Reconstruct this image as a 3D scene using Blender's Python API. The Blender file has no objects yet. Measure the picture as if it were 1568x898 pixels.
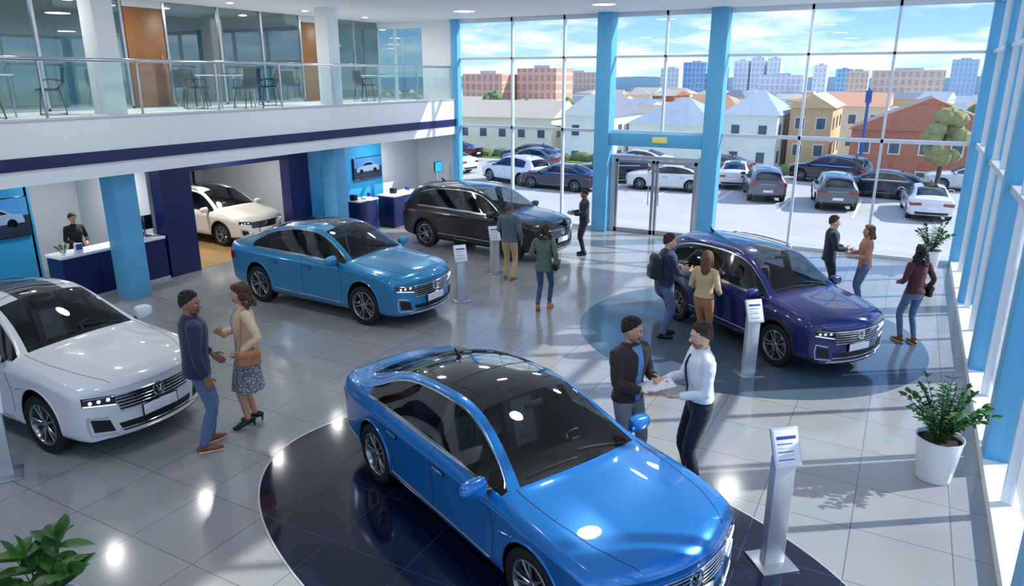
import bpy, bmesh, math, random, time
from mathutils import Vector, Matrix, noise
from mathutils.bvhtree import BVHTree
T0=time.time()
random.seed(7)
SC=bpy.context.scene
COL=SC.collection
V=Vector
def lin(c):
    return tuple(((x/12.92) if x<=.04045 else ((x+.055)/1.055)**2.4) for x in c)
# ------------------------------------------------------------------ materials
_mc={}
def mat(name,col,rough=.5,metal=0,coat=0,spec=.5,var=.06,vscale=6,bump=0,bscale=60,emit=0,sheen=0,coords='Object'):
    key=name
    if key in _mc: return _mc[key]
    m=bpy.data.materials.new(name); m.use_nodes=True
    nt=m.node_tree; b=nt.nodes['Principled BSDF']
    c=lin(col)
    tc=nt.nodes.new('ShaderNodeTexCoord')
    nz=nt.nodes.new('ShaderNodeTexNoise'); nz.inputs['Scale'].default_value=vscale; nz.inputs['Detail'].default_value=3
    nt.links.new(tc.outputs[coords],nz.inputs['Vector'])
    mx=nt.nodes.new('ShaderNodeMix'); mx.data_type='RGBA'
    mx.inputs[6].default_value=(*[x*(1-var) for x in c],1); mx.inputs[7].default_value=(*[min(1,x*(1+var)) for x in c],1)
    nt.links.new(nz.outputs['Fac'],mx.inputs[0]); nt.links.new(mx.outputs[2],b.inputs['Base Color'])
    b.inputs['Roughness'].default_value=rough; b.inputs['Metallic'].default_value=metal
    b.inputs['Coat Weight'].default_value=coat; b.inputs['Coat Roughness'].default_value=.04
    b.inputs['Specular IOR Level'].default_value=spec
    if sheen: b.inputs['Sheen Weight'].default_value=sheen
    if emit:
        b.inputs['Emission Color'].default_value=(*c,1); b.inputs['Emission Strength'].default_value=emit
    if bump:
        n2=nt.nodes.new('ShaderNodeTexNoise'); n2.inputs['Scale'].default_value=bscale; n2.inputs['Detail'].default_value=2
        nt.links.new(tc.outputs[coords],n2.inputs['Vector'])
        bp=nt.nodes.new('ShaderNodeBump'); bp.inputs['Strength'].default_value=bump; bp.inputs['Distance'].default_value=.02
        nt.links.new(n2.outputs['Fac'],bp.inputs['Height']); nt.links.new(bp.outputs['Normal'],b.inputs['Normal'])
    _mc[key]=m; return m
def glass(name,tint,refl=.05,rmax=.75,power=4.0):
    if name in _mc: return _mc[name]
    m=bpy.data.materials.new(name); m.use_nodes=True
    nt=m.node_tree; nt.nodes.clear(); N=nt.nodes.new
    o=N('ShaderNodeOutputMaterial'); t=N('ShaderNodeBsdfTransparent'); g=N('ShaderNodeBsdfGlossy'); mx=N('ShaderNodeMixShader')
    t.inputs[0].default_value=(*tint,1); g.inputs['Roughness'].default_value=.01
    lw=N('ShaderNodeLayerWeight'); lw.inputs[0].default_value=.5
    p=N('ShaderNodeMath'); p.operation='POWER'; p.inputs[1].default_value=power
    q=N('ShaderNodeMath'); q.operation='MULTIPLY_ADD'; q.inputs[1].default_value=rmax; q.inputs[2].default_value=refl
    L=nt.links.new
    L(lw.outputs['Facing'],p.inputs[0]); L(p.outputs[0],q.inputs[0]); L(q.outputs[0],mx.inputs[0])
    L(t.outputs[0],mx.inputs[1]); L(g.outputs[0],mx.inputs[2]); L(mx.outputs[0],o.inputs[0])
    _mc[name]=m; return m
def paint(name,col,metal=.3,rough=.32):
    if name in _mc: return _mc[name]
    m=bpy.data.materials.new(name); m.use_nodes=True
    nt=m.node_tree; b=nt.nodes['Principled BSDF']; o=nt.nodes['Material Output']
    c=lin(col)
    nz=nt.nodes.new('ShaderNodeTexNoise'); nz.inputs['Scale'].default_value=900
    tc=nt.nodes.new('ShaderNodeTexCoord'); nt.links.new(tc.outputs['Object'],nz.inputs['Vector'])
    mx=nt.nodes.new('ShaderNodeMix'); mx.data_type='RGBA'
    mx.inputs[6].default_value=(*[x*.94 for x in c],1); mx.inputs[7].default_value=(*[min(1,x*1.06) for x in c],1)
    nt.links.new(nz.outputs['Fac'],mx.inputs[0]); nt.links.new(mx.outputs[2],b.inputs['Base Color'])
    b.inputs['Roughness'].default_value=rough; b.inputs['Metallic'].default_value=metal
    b.inputs['Coat Weight'].default_value=1; b.inputs['Coat Roughness'].default_value=.02
    ge=nt.nodes.new('ShaderNodeNewGeometry'); d=nt.nodes.new('ShaderNodeBsdfDiffuse'); d.inputs[0].default_value=(.05,.05,.055,1)
    ms=nt.nodes.new('ShaderNodeMixShader')
    nt.links.new(ge.outputs['Backfacing'],ms.inputs[0]); nt.links.new(b.outputs[0],ms.inputs[1]); nt.links.new(d.outputs[0],ms.inputs[2])
    nt.links.new(ms.outputs[0],o.inputs[0])
    _mc[name]=m; return m
# ------------------------------------------------------------------ mesh builder
class MB:
    def __init__(s): s.v=[]; s.f=[]; s.m=[]
    def add(s,vs,fs,m):
        o=len(s.v); s.v.extend([tuple(p) for p in vs])
        for f in fs: s.f.append(tuple(i+o for i in f)); s.m.append(m)
    def mesh(s,name,sharp=None):
        me=bpy.data.meshes.new(name); me.from_pydata(s.v,[],s.f)
        mats=[]; idx=[]
        for m in s.m:
            if m not in mats: mats.append(m)
            idx.append(mats.index(m))
        for m in mats: me.materials.append(m)
        me.polygons.foreach_set('material_index',idx)
        me.polygons.foreach_set('use_smooth',[True]*len(idx))
        me.validate(); me.update()
        me.set_sharp_from_angle(angle=math.radians(sharp if sharp else 40))
        return me
    def obj(s,name,parent=None,sharp=None):
        ob=bpy.data.objects.new(name,s.mesh(name,sharp)); COL.objects.link(ob)
        if parent: ob.parent=parent
        return ob
def empty(name,loc=(0,0,0),rz=0,scale=1):
    e=bpy.data.objects.new(name,None); COL.objects.link(e); e.location=loc; e.rotation_euler=(0,0,rz)
    e.scale=scale if isinstance(scale,tuple) else (scale,)*3; e.empty_display_size=.3
    return e
def box(mb,a,b,m,M=None):
    x0,y0,z0=a; x1,y1,z1=b
    vs=[V(p) for p in ((x0,y0,z0),(x1,y0,z0),(x1,y1,z0),(x0,y1,z0),(x0,y0,z1),(x1,y0,z1),(x1,y1,z1),(x0,y1,z1))]
    if M: vs=[M@p for p in vs]
    mb.add(vs,[(0,3,2,1),(4,5,6,7),(0,1,5,4),(1,2,6,5),(2,3,7,6),(3,0,4,7)],m)
def rbox(mb,c,s,m,bev=.01,M=None,seg=2):
    bm=bmesh.new(); bmesh.ops.create_cube(bm,size=1)
    for v in bm.verts: v.co=V((v.co.x*s[0],v.co.y*s[1],v.co.z*s[2]))
    bmesh.ops.bevel(bm,geom=bm.edges[:],offset=min(bev,min(s)*.45),segments=seg,affect='EDGES',profile=.5)
    bm.verts.index_update()
    T=Matrix.Translation(c)
    if M: T=M@T
    vs=[T@v.co for v in bm.verts]; fs=[tuple(v.index for v in f.verts) for f in bm.faces]
    bm.free(); mb.add(vs,fs,m)
def ell(mb,c,r,m,M=None,nu=14,nv=10,fn=None):
    if isinstance(r,(int,float)): r=(r,r,r)
    vs=[];fs=[]
    def put(d):
        p=V((d[0]*r[0],d[1]*r[1],d[2]*r[2]))
        if fn: p=fn(p,d)
        p=p+V(c)
        if M: p=M@p
        vs.append(p)
    put((0,0,-1))
    for i in range(1,nv):
        t=-math.pi/2+math.pi*i/nv
        for j in range(nu):
            a=2*math.pi*j/nu; put((math.cos(t)*math.cos(a),math.cos(t)*math.sin(a),math.sin(t)))
    put((0,0,1))
    for j in range(nu): fs.append((0,1+(j+1)%nu,1+j))
    for i in range(nv-2):
        for j in range(nu):
            a=1+i*nu+j; b=1+i*nu+(j+1)%nu; fs.append((a,b,b+nu,a+nu))
    l=len(vs)-1; o=1+(nv-2)*nu
    for j in range(nu): fs.append((o+j,o+(j+1)%nu,l))
    mb.add(vs,fs,m)
def tube(mb,pts,rad,m,ref=None,n=10,sub=0,cap=(1,1),M=None):
    P=[V(p) for p in pts]; k=len(P)
    if isinstance(rad,(int,float)): rad=[rad]*k
    R=[(r,r) if isinstance(r,(int,float)) else tuple(r) for r in rad]
    if sub:
        P2=[];R2=[]
        def cr(a,b,c,d,t): return .5*((2*b)+(c-a)*t+(2*a-5*b+4*c-d)*t*t+(3*b-a-3*c+d)*t**3)
        for i in range(k-1):
            p=[P[max(i-1,0)],P[i],P[i+1],P[min(i+2,k-1)]]; r=[R[max(i-1,0)],R[i],R[i+1],R[min(i+2,k-1)]]
            for q in range(sub):
                t=q/sub; P2.append(cr(*p,t)); R2.append(tuple(cr(r[0][h],r[1][h],r[2][h],r[3][h],t) for h in (0,1)))
        P2.append(P[-1]); R2.append(R[-1]); P,R=P2,R2; k=len(P)
    T=[(P[min(i+1,k-1)]-P[max(i-1,0)]).normalized() for i in range(k)]
    A=[]
    if ref is None:
        r=V((0,0,1)) if abs(T[0].z)<.9 else V((1,0,0))
        a=(r-T[0]*r.dot(T[0])).normalized()
        for i in range(k):
            a=(a-T[i]*a.dot(T[i])).normalized(); A.append(a)
    else:
        r=V(ref)
        for i in range(k): A.append((r-T[i]*r.dot(T[i])).normalized())
    rings=[]
    d0=min(R[0])*cap[0]; d1=min(R[-1])*cap[1]
    angs=(65,35)
    for g in angs:
        g=math.radians(g); rings.append((P[0]-T[0]*d0*math.sin(g),A[0],T[0],R[0][0]*math.cos(g),R[0][1]*math.cos(g)))
    for i in range(k): rings.append((P[i],A[i],T[i],R[i][0],R[i][1]))
    for g in reversed(angs):
        g=math.radians(g); rings.append((P[-1]+T[-1]*d1*math.sin(g),A[-1],T[-1],R[-1][0]*math.cos(g),R[-1][1]*math.cos(g)))
    vs=[P[0]-T[0]*d0]
    for c,a,t,ra,rb in rings:
        b=t.cross(a)
        for j in range(n):
            th=2*math.pi*j/n; vs.append(c+a*(ra*math.cos(th))+b*(rb*math.sin(th)))
    vs.append(P[-1]+T[-1]*d1)
    if M: vs=[M@p for p in vs]
    fs=[]
    for j in range(n): fs.append((0,1+(j+1)%n,1+j))
    for i in range(len(rings)-1):
        for j in range(n):
            a=1+i*n+j; b=1+i*n+(j+1)%n; fs.append((a,b,b+n,a+n))
    l=len(vs)-1; o=1+(len(rings)-1)*n
    for j in range(n): fs.append((o+j,o+(j+1)%n,l))
    mb.add(vs,fs,m)
def lathe(mb,prof,m,M=None,n=32,close=True):
    vs=[];fs=[]
    for r,z in prof:
        for j in range(n):
            a=2*math.pi*j/n; p=V((r*math.cos(a),r*math.sin(a),z)); vs.append(M@p if M else p)
    for i in range(len(prof)-1):
        for j in range(n):
            a=i*n+j;b=i*n+(j+1)%n; fs.append((a,b,b+n,a+n))
    mb.add(vs,fs,m)
def remesh(mb,vox,sm=3,disp=None):
    me=bpy.data.meshes.new('t'); me.from_pydata(mb.v,[],mb.f); me.update()
    ob=bpy.data.objects.new('t',me); COL.objects.link(ob)
    r=ob.modifiers.new('r','REMESH'); r.mode='VOXEL'; r.voxel_size=vox
    if sm:
        s=ob.modifiers.new('s','SMOOTH'); s.iterations=sm; s.factor=.5
    dg=bpy.context.evaluated_depsgraph_get(); e=ob.evaluated_get(dg); m2=e.to_mesh()
    vs=[v.co.copy() for v in m2.vertices]
    if disp: vs=[vs[i]+m2.vertices[i].normal*disp(vs[i]) for i in range(len(vs))]
    fs=[tuple(p.vertices) for p in m2.polygons]
    e.to_mesh_clear(); bpy.data.objects.remove(ob); bpy.data.meshes.remove(me)
    return vs,fs
# ------------------------------------------------------------------ common materials
M_white=mat('white_plaster',(.93,.94,.95),.6,var=.02)
M_grey=mat('grey_wall',(.78,.80,.82),.6,var=.02)
M_sky=mat('light_blue_column',(.38,.70,.88),.4,var=.03)
M_wallblue=mat('blue_wall',(.16,.58,.78),.45,var=.03)
M_navy=mat('navy_panel',(.06,.10,.33),.35,var=.05)
M_frame=mat('white_frame',(.84,.87,.90),.35,metal=.3,var=.02)
M_chrome=mat('chrome',(.85,.86,.88),.12,metal=1,var=.02)
M_steel=mat('brushed_steel',(.74,.75,.77),.3,metal=.9,var=.05)
M_silver=mat('silver_painted',(.80,.81,.83),.3,metal=.5,var=.02)
M_blackg=mat('gloss_black',(.03,.03,.035),.06,coat=1,var=.05)
M_plast=mat('black_plastic',(.05,.05,.055),.5,var=.1)
M_rubber=mat('tyre_rubber',(.045,.045,.05),.65,var=.1,bump=.2,bscale=200)
M_wood=mat('wood_door',(.52,.34,.18),.4,var=.25,vscale=3)
M_office=mat('office_wall',(.55,.62,.62),.6,var=.04)
M_screen2=mat('cyan_screen',(.15,.55,.85),.15,var=.5,vscale=9,emit=.9)
M_paper=mat('paper_white',(.93,.94,.96),.5,var=.02)
M_bluepr=mat('blue_print',(.16,.28,.62),.5)
M_chairf=mat('dark_grey_chair',(.13,.15,.18),.5,var=.1)
M_tan=mat('tan_bay_floor',(.70,.56,.36),.35,var=.1,vscale=2)
G_win=glass('window_glass',(.93,.97,.98),.02,.5,5)
G_rail=glass('railing_glass',(.86,.94,.94),.05,.5,4)
G_office=glass('office_glass',(.58,.70,.72),.16,.5,3)
G_car=glass('car_windshield',(.82,.85,.86),.05,.5,3.5)
G_cars=glass('car_side_glass',(.24,.26,.28),.08,.85,3.5)
M_pot=mat('white_ceramic',(.92,.92,.92),.25,coat=.4,var=.02)
M_leaf=mat('leaf_green',(.24,.44,.16),.4,var=.4,vscale=14)
M_leaf2=mat('leaf_green_dark',(.15,.34,.14),.35,var=.4,vscale=10)
M_soil=mat('soil',(.18,.12,.08),.9,var=.3,vscale=30)
# floor tile material
def tile_mat(name,c1,c2,grout,size,rough):
    m=bpy.data.materials.new(name); m.use_nodes=True; nt=m.node_tree; b=nt.nodes['Principled BSDF']
    N=nt.nodes.new; L=nt.links.new
    tc=N('ShaderNodeTexCoord'); br=N('ShaderNodeTexBrick'); br.offset=0; br.squash=1
    L(tc.outputs['Object'],br.inputs['Vector'])
    br.inputs['Color1'].default_value=(*lin(c1),1); br.inputs['Color2'].default_value=(*lin(c2),1); br.inputs['Mortar'].default_value=(*lin(grout),1)
    br.inputs['Scale'].default_value=1; br.inputs['Mortar Size'].default_value=.006; br.inputs['Mortar Smooth'].default_value=.1
    br.inputs['Brick Width'].default_value=size; br.inputs['Row Height'].default_value=size
    nz=N('ShaderNodeTexNoise'); nz.inputs['Scale'].default_value=1.2; nz.inputs['Detail'].default_value=6; L(tc.outputs['Object'],nz.inputs['Vector'])
    mx=N('ShaderNodeMix'); mx.data_type='RGBA'; mx.blend_type='MULTIPLY'; mx.inputs[0].default_value=.18
    L(br.outputs['Color'],mx.inputs[6]); L(nz.outputs['Color'],mx.inputs[7]); L(mx.outputs[2],b.inputs['Base Color'])
    rr=N('ShaderNodeMapRange'); rr.inputs[3].default_value=rough*.7; rr.inputs[4].default_value=rough*1.5; L(nz.outputs['Fac'],rr.inputs[0]); L(rr.outputs[0],b.inputs['Roughness'])
    b.inputs['Specular IOR Level'].default_value=.75
    return m
M_tile=tile_mat('floor_tiles_grey',(.64,.645,.655),(.61,.615,.625),(.44,.45,.46),.9,.12)
M_tilen=tile_mat('floor_tiles_navy',(.055,.08,.18),(.06,.09,.20),(.20,.24,.34),.9,.08)
M_tileb=tile_mat('floor_tiles_steelblue',(.34,.41,.48),(.32,.39,.46),(.34,.40,.45),.9,.09)
# ================================================================== ROOM
XL,XR,YB,YF,H=-12.9,1.26,20.0,-7.0,6.1
YE=20.1
def simple(name,boxes):
    mb=MB()
    for a,b,m in boxes: box(mb,a,b,m)
    return mb.obj(name,sharp=30)
simple('floor',[((-20,YF,-.2),(XR+.25,YE+.15,0),M_tile)])
simple('ceiling',[((-20,YF,H),(XR+.25,YE+.15,H+.3),M_white)])
simple('mezzanine_slab',[((-20,YF,2.64),(XL,YE,3.70),M_white),((XL,YF,2.90),(XL+.03,YB-.1,3.11),M_navy),((XL-.03,YF,3.70),(XL+.03,YB-.1,3.73),M_silver)])
# balustrade
mb=MB()
tube(mb,[(XL-.04,YF,4.69),(XL-.04,YB-.25,4.69)],.035,M_chrome,n=12)
y=YB-.3
while y>YF:
    rbox(mb,(XL-.04,y,4.17),(.03,.045,1.0),M_steel,.006)
    box(mb,(XL-.05,max(YF,y-1.74),3.76),(XL-.035,y-.04,4.64),G_rail)
    y-=1.78
mb.obj('glass_balustrade')
# left wall lower level
simple('wall_left',[
  ((-16.6,YF,0),(-16.5,8.5,2.64),M_wallblue),
  ((-17.6,8.4,0),(-17.5,10.3,2.64),M_grey),((-17.5,8.45,0),(-16.5,8.55,2.64),M_wallblue),
  ((-17.5,10.15,0),(-14.8,10.25,2.64),M_grey),
  ((-14.6,14.75,0),(-14.5,18.05,2.64),M_wallblue),((-14.6,18.05,0),(-14.5,YE,2.64),M_grey),
  ((-20,10.25,0),(-19.9,YE,2.64),M_grey),((-19.9,15.6,0),(-14.6,15.7,2.64),M_grey)])
simple('bay_portal_frame',[((-14.75,10.22,0),(-14.42,11.0,2.64),M_navy),((-14.75,14.05,0),(-14.42,14.78,2.64),M_navy),((-14.75,11.0,2.32),(-14.42,14.05,2.64),M_navy)])
simple('bay_floor',[((-19.9,11.0,.0),(-14.5,14.9,.006),M_tan)])
mb=MB()
for yy in (11.2,12.4,13.6,14.8): box(mb,(-19.3,yy,0),(-19.24,yy+.05,2.5),M_plast)
box(mb,(-19.3,11.2,2.45),(-19.24,14.85,2.5),M_plast); box(mb,(-19.28,11.2,0),(-19.26,14.85,2.45),G_office)
mb.obj('window_1')
# structural columns
for yc in (8.85,15.1):
    mb=MB(); rbox(mb,(-13.8,yc,1.32),(.46,.46,2.64),M_sky,.01); rbox(mb,(-13.8,yc+.1,4.9),(.42,.42,2.4),M_white,.01); mb.obj('structural_column')
# upper office partition
mb=MB()
for yy in (-4,-1,2,5,7.0,9.0,10.92,12.02,13.6,15.0,16.46,17.52,18.8): box(mb,(-16.03,yy-.03,3.7),(-15.95,yy+.03,H),M_steel)
for a,b in ((-7,10.96),(12.0,16.5),(17.5,YB)): box(mb,(-16.0,a,3.75),(-15.98,b,H),G_office); box(mb,(-16.03,a,3.7),(-15.95,b,3.76),M_steel)
mb.obj('window_2')
simple('wall_office_back',[((-19.6,YF,3.7),(-19.5,YE,H),M_office),((-19.5,9.4,3.7),(-16.05,9.5,H),M_office),((-19.5,15.9,3.7),(-16.05,16.0,H),M_office)])
for a in (10.98,16.5):
    mb=MB(); rbox(mb,(-15.99,a+.5,4.82),(.06,.98,2.22),M_wood,.008); tube(mb,[(-15.93,a+.85,4.6),(-15.93,a+.85,4.9)],.012,M_steel); box(mb,(-16.03,a,5.93),(-15.95,a+1,H),M_grey); mb.obj('office_door')
# back wall: solid left bit, glazing
simple('wall_back',[((-20,YB,0),(XL,YE,2.64),M_grey),((-20,YB,3.7),(-16.0,YE,H),M_grey),((-14.2,YB,3.7),(XL,YE,H),M_white),((-16,YB,5.9),(-14.2,YE,H),M_white)])
mb=MB()
box(mb,(XL,YB+.04,0),(-7.50,YB+.055,H),G_win); box(mb,(-5.02,YB+.04,0),(XR+.1,YB+.055,H),G_win); box(mb,(-7.50,YB+.04,2.20),(-5.02,YB+.055,H),G_win)
box(mb,(-16,YB+.04,3.7),(-14.2,YB+.055,5.9),G_office)
for xx in (-10.9,-9.18,-6.15,-2.52,-.62): box(mb,(xx-.03,YB-.03,0 if xx!=-6.15 else 2.95),(xx+.03,YB+.1,H),M_frame)
for xx in (-15.3,): box(mb,(xx-.03,YB,3.7),(xx+.03,YE,5.9),M_frame)
for zz,t in ((.04,.05),(2.90,.045),(4.94,.03),(6.04,.06)):
    for a,b in ((XL,-8.05),(-7.6,-4.93),(-4.47,XR)):
        if zz<.1 and a==-7.6: continue
        box(mb,(a,YB-.03,zz-t),(b,YB+.1,zz+t),M_frame)
mb.obj('window_3')
mb=MB(); rbox(mb,(XL,YB-.02,H/2),(.24,.22,H),M_sky,.01); mb.obj('facade_column')
for xx in (-7.82,-4.70): 
    mb=MB(); rbox(mb,(xx,YB-.1,H/2),(.44,.45,H),M_sky,.01); mb.obj('facade_column')
mb=MB(); rbox(mb,(-6.26,YB-.12,2.70),(2.66,.3,.36),M_sky,.01); rbox(mb,(-6.1,YB-.29,2.72),(.42,.04,.16),mat('exit_sign',(.85,.80,.45),.4,emit=.2),.01); mb.obj('entrance_canopy_beam')
mb=MB()
for a,b in ((-7.44,-6.28),(-6.24,-5.08)):
    for x0 in (a,b-.07): box(mb,(x0,YB-.04,0),(x0+.07,YB+.04,2.12),M_steel)
    box(mb,(a,YB-.04,0),(b,YB+.04,.12),M_steel); box(mb,(a,YB-.04,2.04),(b,YB+.04,2.12),M_steel)
    box(mb,(a+.07,YB-.008,.12),(b-.07,YB+.008,2.04),G_win)
    hx=b-.13 if a<-7 else a+.13
    tube(mb,[(hx,YB-.04,.85),(hx,YB-.10,.9),(hx,YB-.10,1.35),(hx,YB-.04,1.4)],.014,M_steel)
box(mb,(-7.58,YB-.05,0),(-7.46,YB+.05,2.24),M_silver); box(mb,(-5.06,YB-.05,0),(-4.94,YB+.05,2.24),M_silver); box(mb,(-7.46,YB-.05,2.14),(-5.06,YB+.05,2.24),M_silver)
mb.obj('door_1')
# right wall
mb=MB()
box(mb,(XR+.12,YF,.1),(XR+.135,YB,H),G_win)
yy=YF
while yy<YB-.1:
    box(mb,(XR+.08,yy-.03,.12),(XR+.18,yy+.03,H),M_frame); yy+=1.52
for zz,t in ((2.90,.05),(4.94,.035),(6.04,.06)): box(mb,(XR+.06,YF,zz-t),(XR+.2,YB,zz+t),M_frame)
mb.obj('window_4')
for yc in (-2.7,.3,3.3,6.3,9.35,12.4,16.2):
    mb=MB(); rbox(mb,(XR+.12,yc,H/2),(.26,.34,H),M_sky,.01); mb.obj('facade_column')
mb=MB(); rbox(mb,(XR+.1,YB+.02,H/2),(.3,.3,H),M_sky,.01); mb.obj('facade_column')
simple('trim_1',[((XR-.02,YF,0),(XR+.25,YB,.14),M_white)])
# south glazed end
mb=MB()
for i in range(8): box(mb,(-12.9+2*i,YF,0),(-12.8+2*i,YF+.1,H),M_frame)
for zz in (.05,2.9,6.05): box(mb,(-12.9,YF,zz-.05),(XR,YF+.1,zz+.05),M_frame)
mb.obj('window_5')
simple('wall_south',[((-20,YF-.1,0),(-12.9,YF,H),M_grey)])
# downlights
mb=MB(); M_lamp=mat('lamp_lens',(1,.98,.94),.4,emit=3)
lp=[]
for i,xx in enumerate((-11.0,-7.0,-3.0,)):
    for yy in (2.5,7.5,12.5,17.5):
        lathe(mb,[(.0,H-.012),(.29,H-.012)],M_lamp,Matrix.Translation((xx,yy,0)),24); lathe(mb,[(.29,H-.02),(.32,H-.02),(.32,H)],M_white,Matrix.Translation((xx,yy,0)),24); lp.append((xx,yy,H-.03,24,.60))
for yy in (8,10.5,13,15.5,18):
    lathe(mb,[(.0,H-.012),(.08,H-.012)],M_lamp,Matrix.Translation((-14.8,yy,0)),16); lp.append((-14.8,yy,H-.03,26,.2))
for yy in (7.5,12,17.5): 
    lathe(mb,[(.0,H-.012),(.08,H-.012)],M_lamp,Matrix.Translation((-17.8,yy,0)),16); lp.append((-17.8,yy,H-.03,30,.2))
for xx,yy in ((-15.6,9.2),(-16.5,12.0),(-16.5,13.8),(-13.6,17.3),(-15.2,6.0),(-13.6,12.5)):
    rbox(mb,(xx,yy,2.625),(.08,.9,.03),M_lamp,.005); lp.append((xx,yy,2.60,30,.25))
mb.obj('ceiling_downlights')
for x,y,z,w,sz in lp:
    l=bpy.data.lights.new('downlight','AREA'); l.shape='DISK'; l.size=sz; l.energy=w; l.color=(1,.98,.95)
    o=bpy.data.objects.new('downlight_lamp',l); COL.objects.link(o); o.location=(x,y,z)
# floor inlays
def inlay(name,cx,cy,fn,z,m,edge=None):
    n=96; vs=[V((cx,cy,z))]+[V((cx,cy,z))+fn(2*math.pi*i/n) for i in range(n)]
    mb=MB(); mb.add(vs,[(0,1+i,1+(i+1)%n) for i in range(n)],m)
    if edge:
        e=[]
        for i in range(n):
            p=V((cx,cy,z)); d=fn(2*math.pi*i/n); e+=[p+d,p+d*(1+.022/d.length)]
        mb.add(e,[(2*i,2*i+1,(2*i+3)%(2*n),(2*i+2)%(2*n)) for i in range(n)],edge)
    return mb.obj(name)
a=math.radians(-18)
def sup(t):
    n=2/2.6; c,s=math.cos(t),math.sin(t)
    u=3.45*math.copysign(abs(c)**n,c); w=2.0*math.copysign(abs(s)**n,s)
    return V((u*math.cos(a)-w*math.sin(a),u*math.sin(a)+w*math.cos(a),0))
inlay('navy_floor_inlay',-2.9,5.53,sup,.004,M_tilen,M_silver)
inlay('round_floor_inlay',-2.2,12.8,lambda t:V((2.95*math.cos(t),2.95*math.sin(t),0)),.004,M_tileb)
# ================================================================== CARS
P_ph=paint('paint_placeholder',(.5,.5,.5))
SEDAN=dict(
 st=[(-2.28,.80,.30,.76,.90,.95,.64,.975,-.10,.5),
 (-2.22,.86,.27,.83,.96,1.01,.66,1.035,-.10,.5),
 (-2.02,.90,.25,.86,.975,1.03,.66,1.06,-.08,.5),
 (-1.78,.92,.22,.87,.975,1.07,.64,1.11,-.08,.08),
 (-1.5,.93,.20,.865,.975,1.18,.61,1.235,-.06,.32),
 (-1.2,.93,.19,.86,.97,1.275,.59,1.34,-.04,.76),
 (-.9,.93,.18,.855,.965,1.34,.58,1.405,-.02,.86),
 (-.5,.93,.18,.85,.96,1.38,.58,1.445,0,.89),
 (-.14,.93,.18,.85,.955,1.39,.58,1.455,.02,.89),
 (-.05,.93,.18,.85,.955,1.388,.58,1.452,.03,.89),
 (.2,.93,.18,.845,.95,1.36,.58,1.422,.06,.88),
 (.5,.93,.18,.845,.945,1.235,.625,1.30,.10,.86),
 (.8,.93,.18,.845,.94,1.08,.70,1.15,.14,.78),
 (.97,.93,.18,.84,.935,.99,.75,1.045,.17,.5),
 (1.04,.93,.18,.84,.93,.965,.755,1.005,.17,.5),
 (1.3,.93,.19,.835,.915,.945,.74,.985,.16,.5),
 (1.65,.925,.19,.815,.885,.915,.72,.95,.15,.5),
 (1.95,.905,.19,.77,.84,.87,.69,.895,.20,.5),
 (2.10,.87,.20,.72,.79,.815,.65,.84,.24,.5),
 (2.16,.82,.22,.66,.72,.745,.60,.765,.26,.5)],
 glassside=(4,13),bp=8,wind=(10,13),rear=(3,6),roof=(6,10),chrome=(4,13),ax=(-1.38,1.42),suv=False,zf=lambda z:z,tail=(.70,.85),R=.34)
SUV=dict(
 st=[(-2.22,.82,.36,.80,.95,1.0,.68,1.02,-.10,.5),
 (-2.18,.88,.32,.90,1.06,1.12,.67,1.15,-.10,.5),
 (-2.05,.91,.28,.93,1.08,1.34,.62,1.38,-.10,.3),
 (-1.88,.925,.26,.93,1.08,1.50,.59,1.56,-.08,.25),
 (-1.66,.935,.24,.93,1.075,1.56,.59,1.625,-.05,.70),
 (-1.2,.94,.23,.925,1.07,1.59,.60,1.66,0,.86),
 (-.6,.94,.22,.92,1.065,1.61,.60,1.68,0,.88),
 (-.14,.94,.22,.92,1.06,1.605,.60,1.678,.02,.88),
 (-.05,.94,.22,.92,1.06,1.60,.60,1.672,.03,.88),
 (.3,.94,.22,.915,1.05,1.56,.60,1.63,.06,.87),
 (.6,.94,.22,.915,1.045,1.40,.65,1.47,.10,.84),
 (.88,.94,.22,.91,1.04,1.22,.71,1.29,.13,.76),
 (1.06,.94,.22,.91,1.035,1.10,.76,1.15,.16,.5),
 (1.13,.94,.22,.905,1.03,1.07,.765,1.11,.16,.5),
 (1.4,.94,.22,.90,1.01,1.045,.75,1.08,.16,.5),
 (1.72,.93,.22,.88,.975,1.005,.73,1.045,.16,.5),
 (2.0,.905,.23,.83,.92,.95,.69,.985,.20,.5),
 (2.12,.87,.24,.77,.86,.89,.65,.915,.22,.5),
 (2.17,.82,.26,.70,.78,.81,.60,.83,.23,.5)],
 glassside=(4,12),bp=7,wind=(9,12),rear=(1,3),roof=(5,9),chrome=(4,12),ax=(-1.36,1.40),suv=True,zf=lambda z:z*1.12+.02,tail=(.86,1.0),R=.36)
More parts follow.
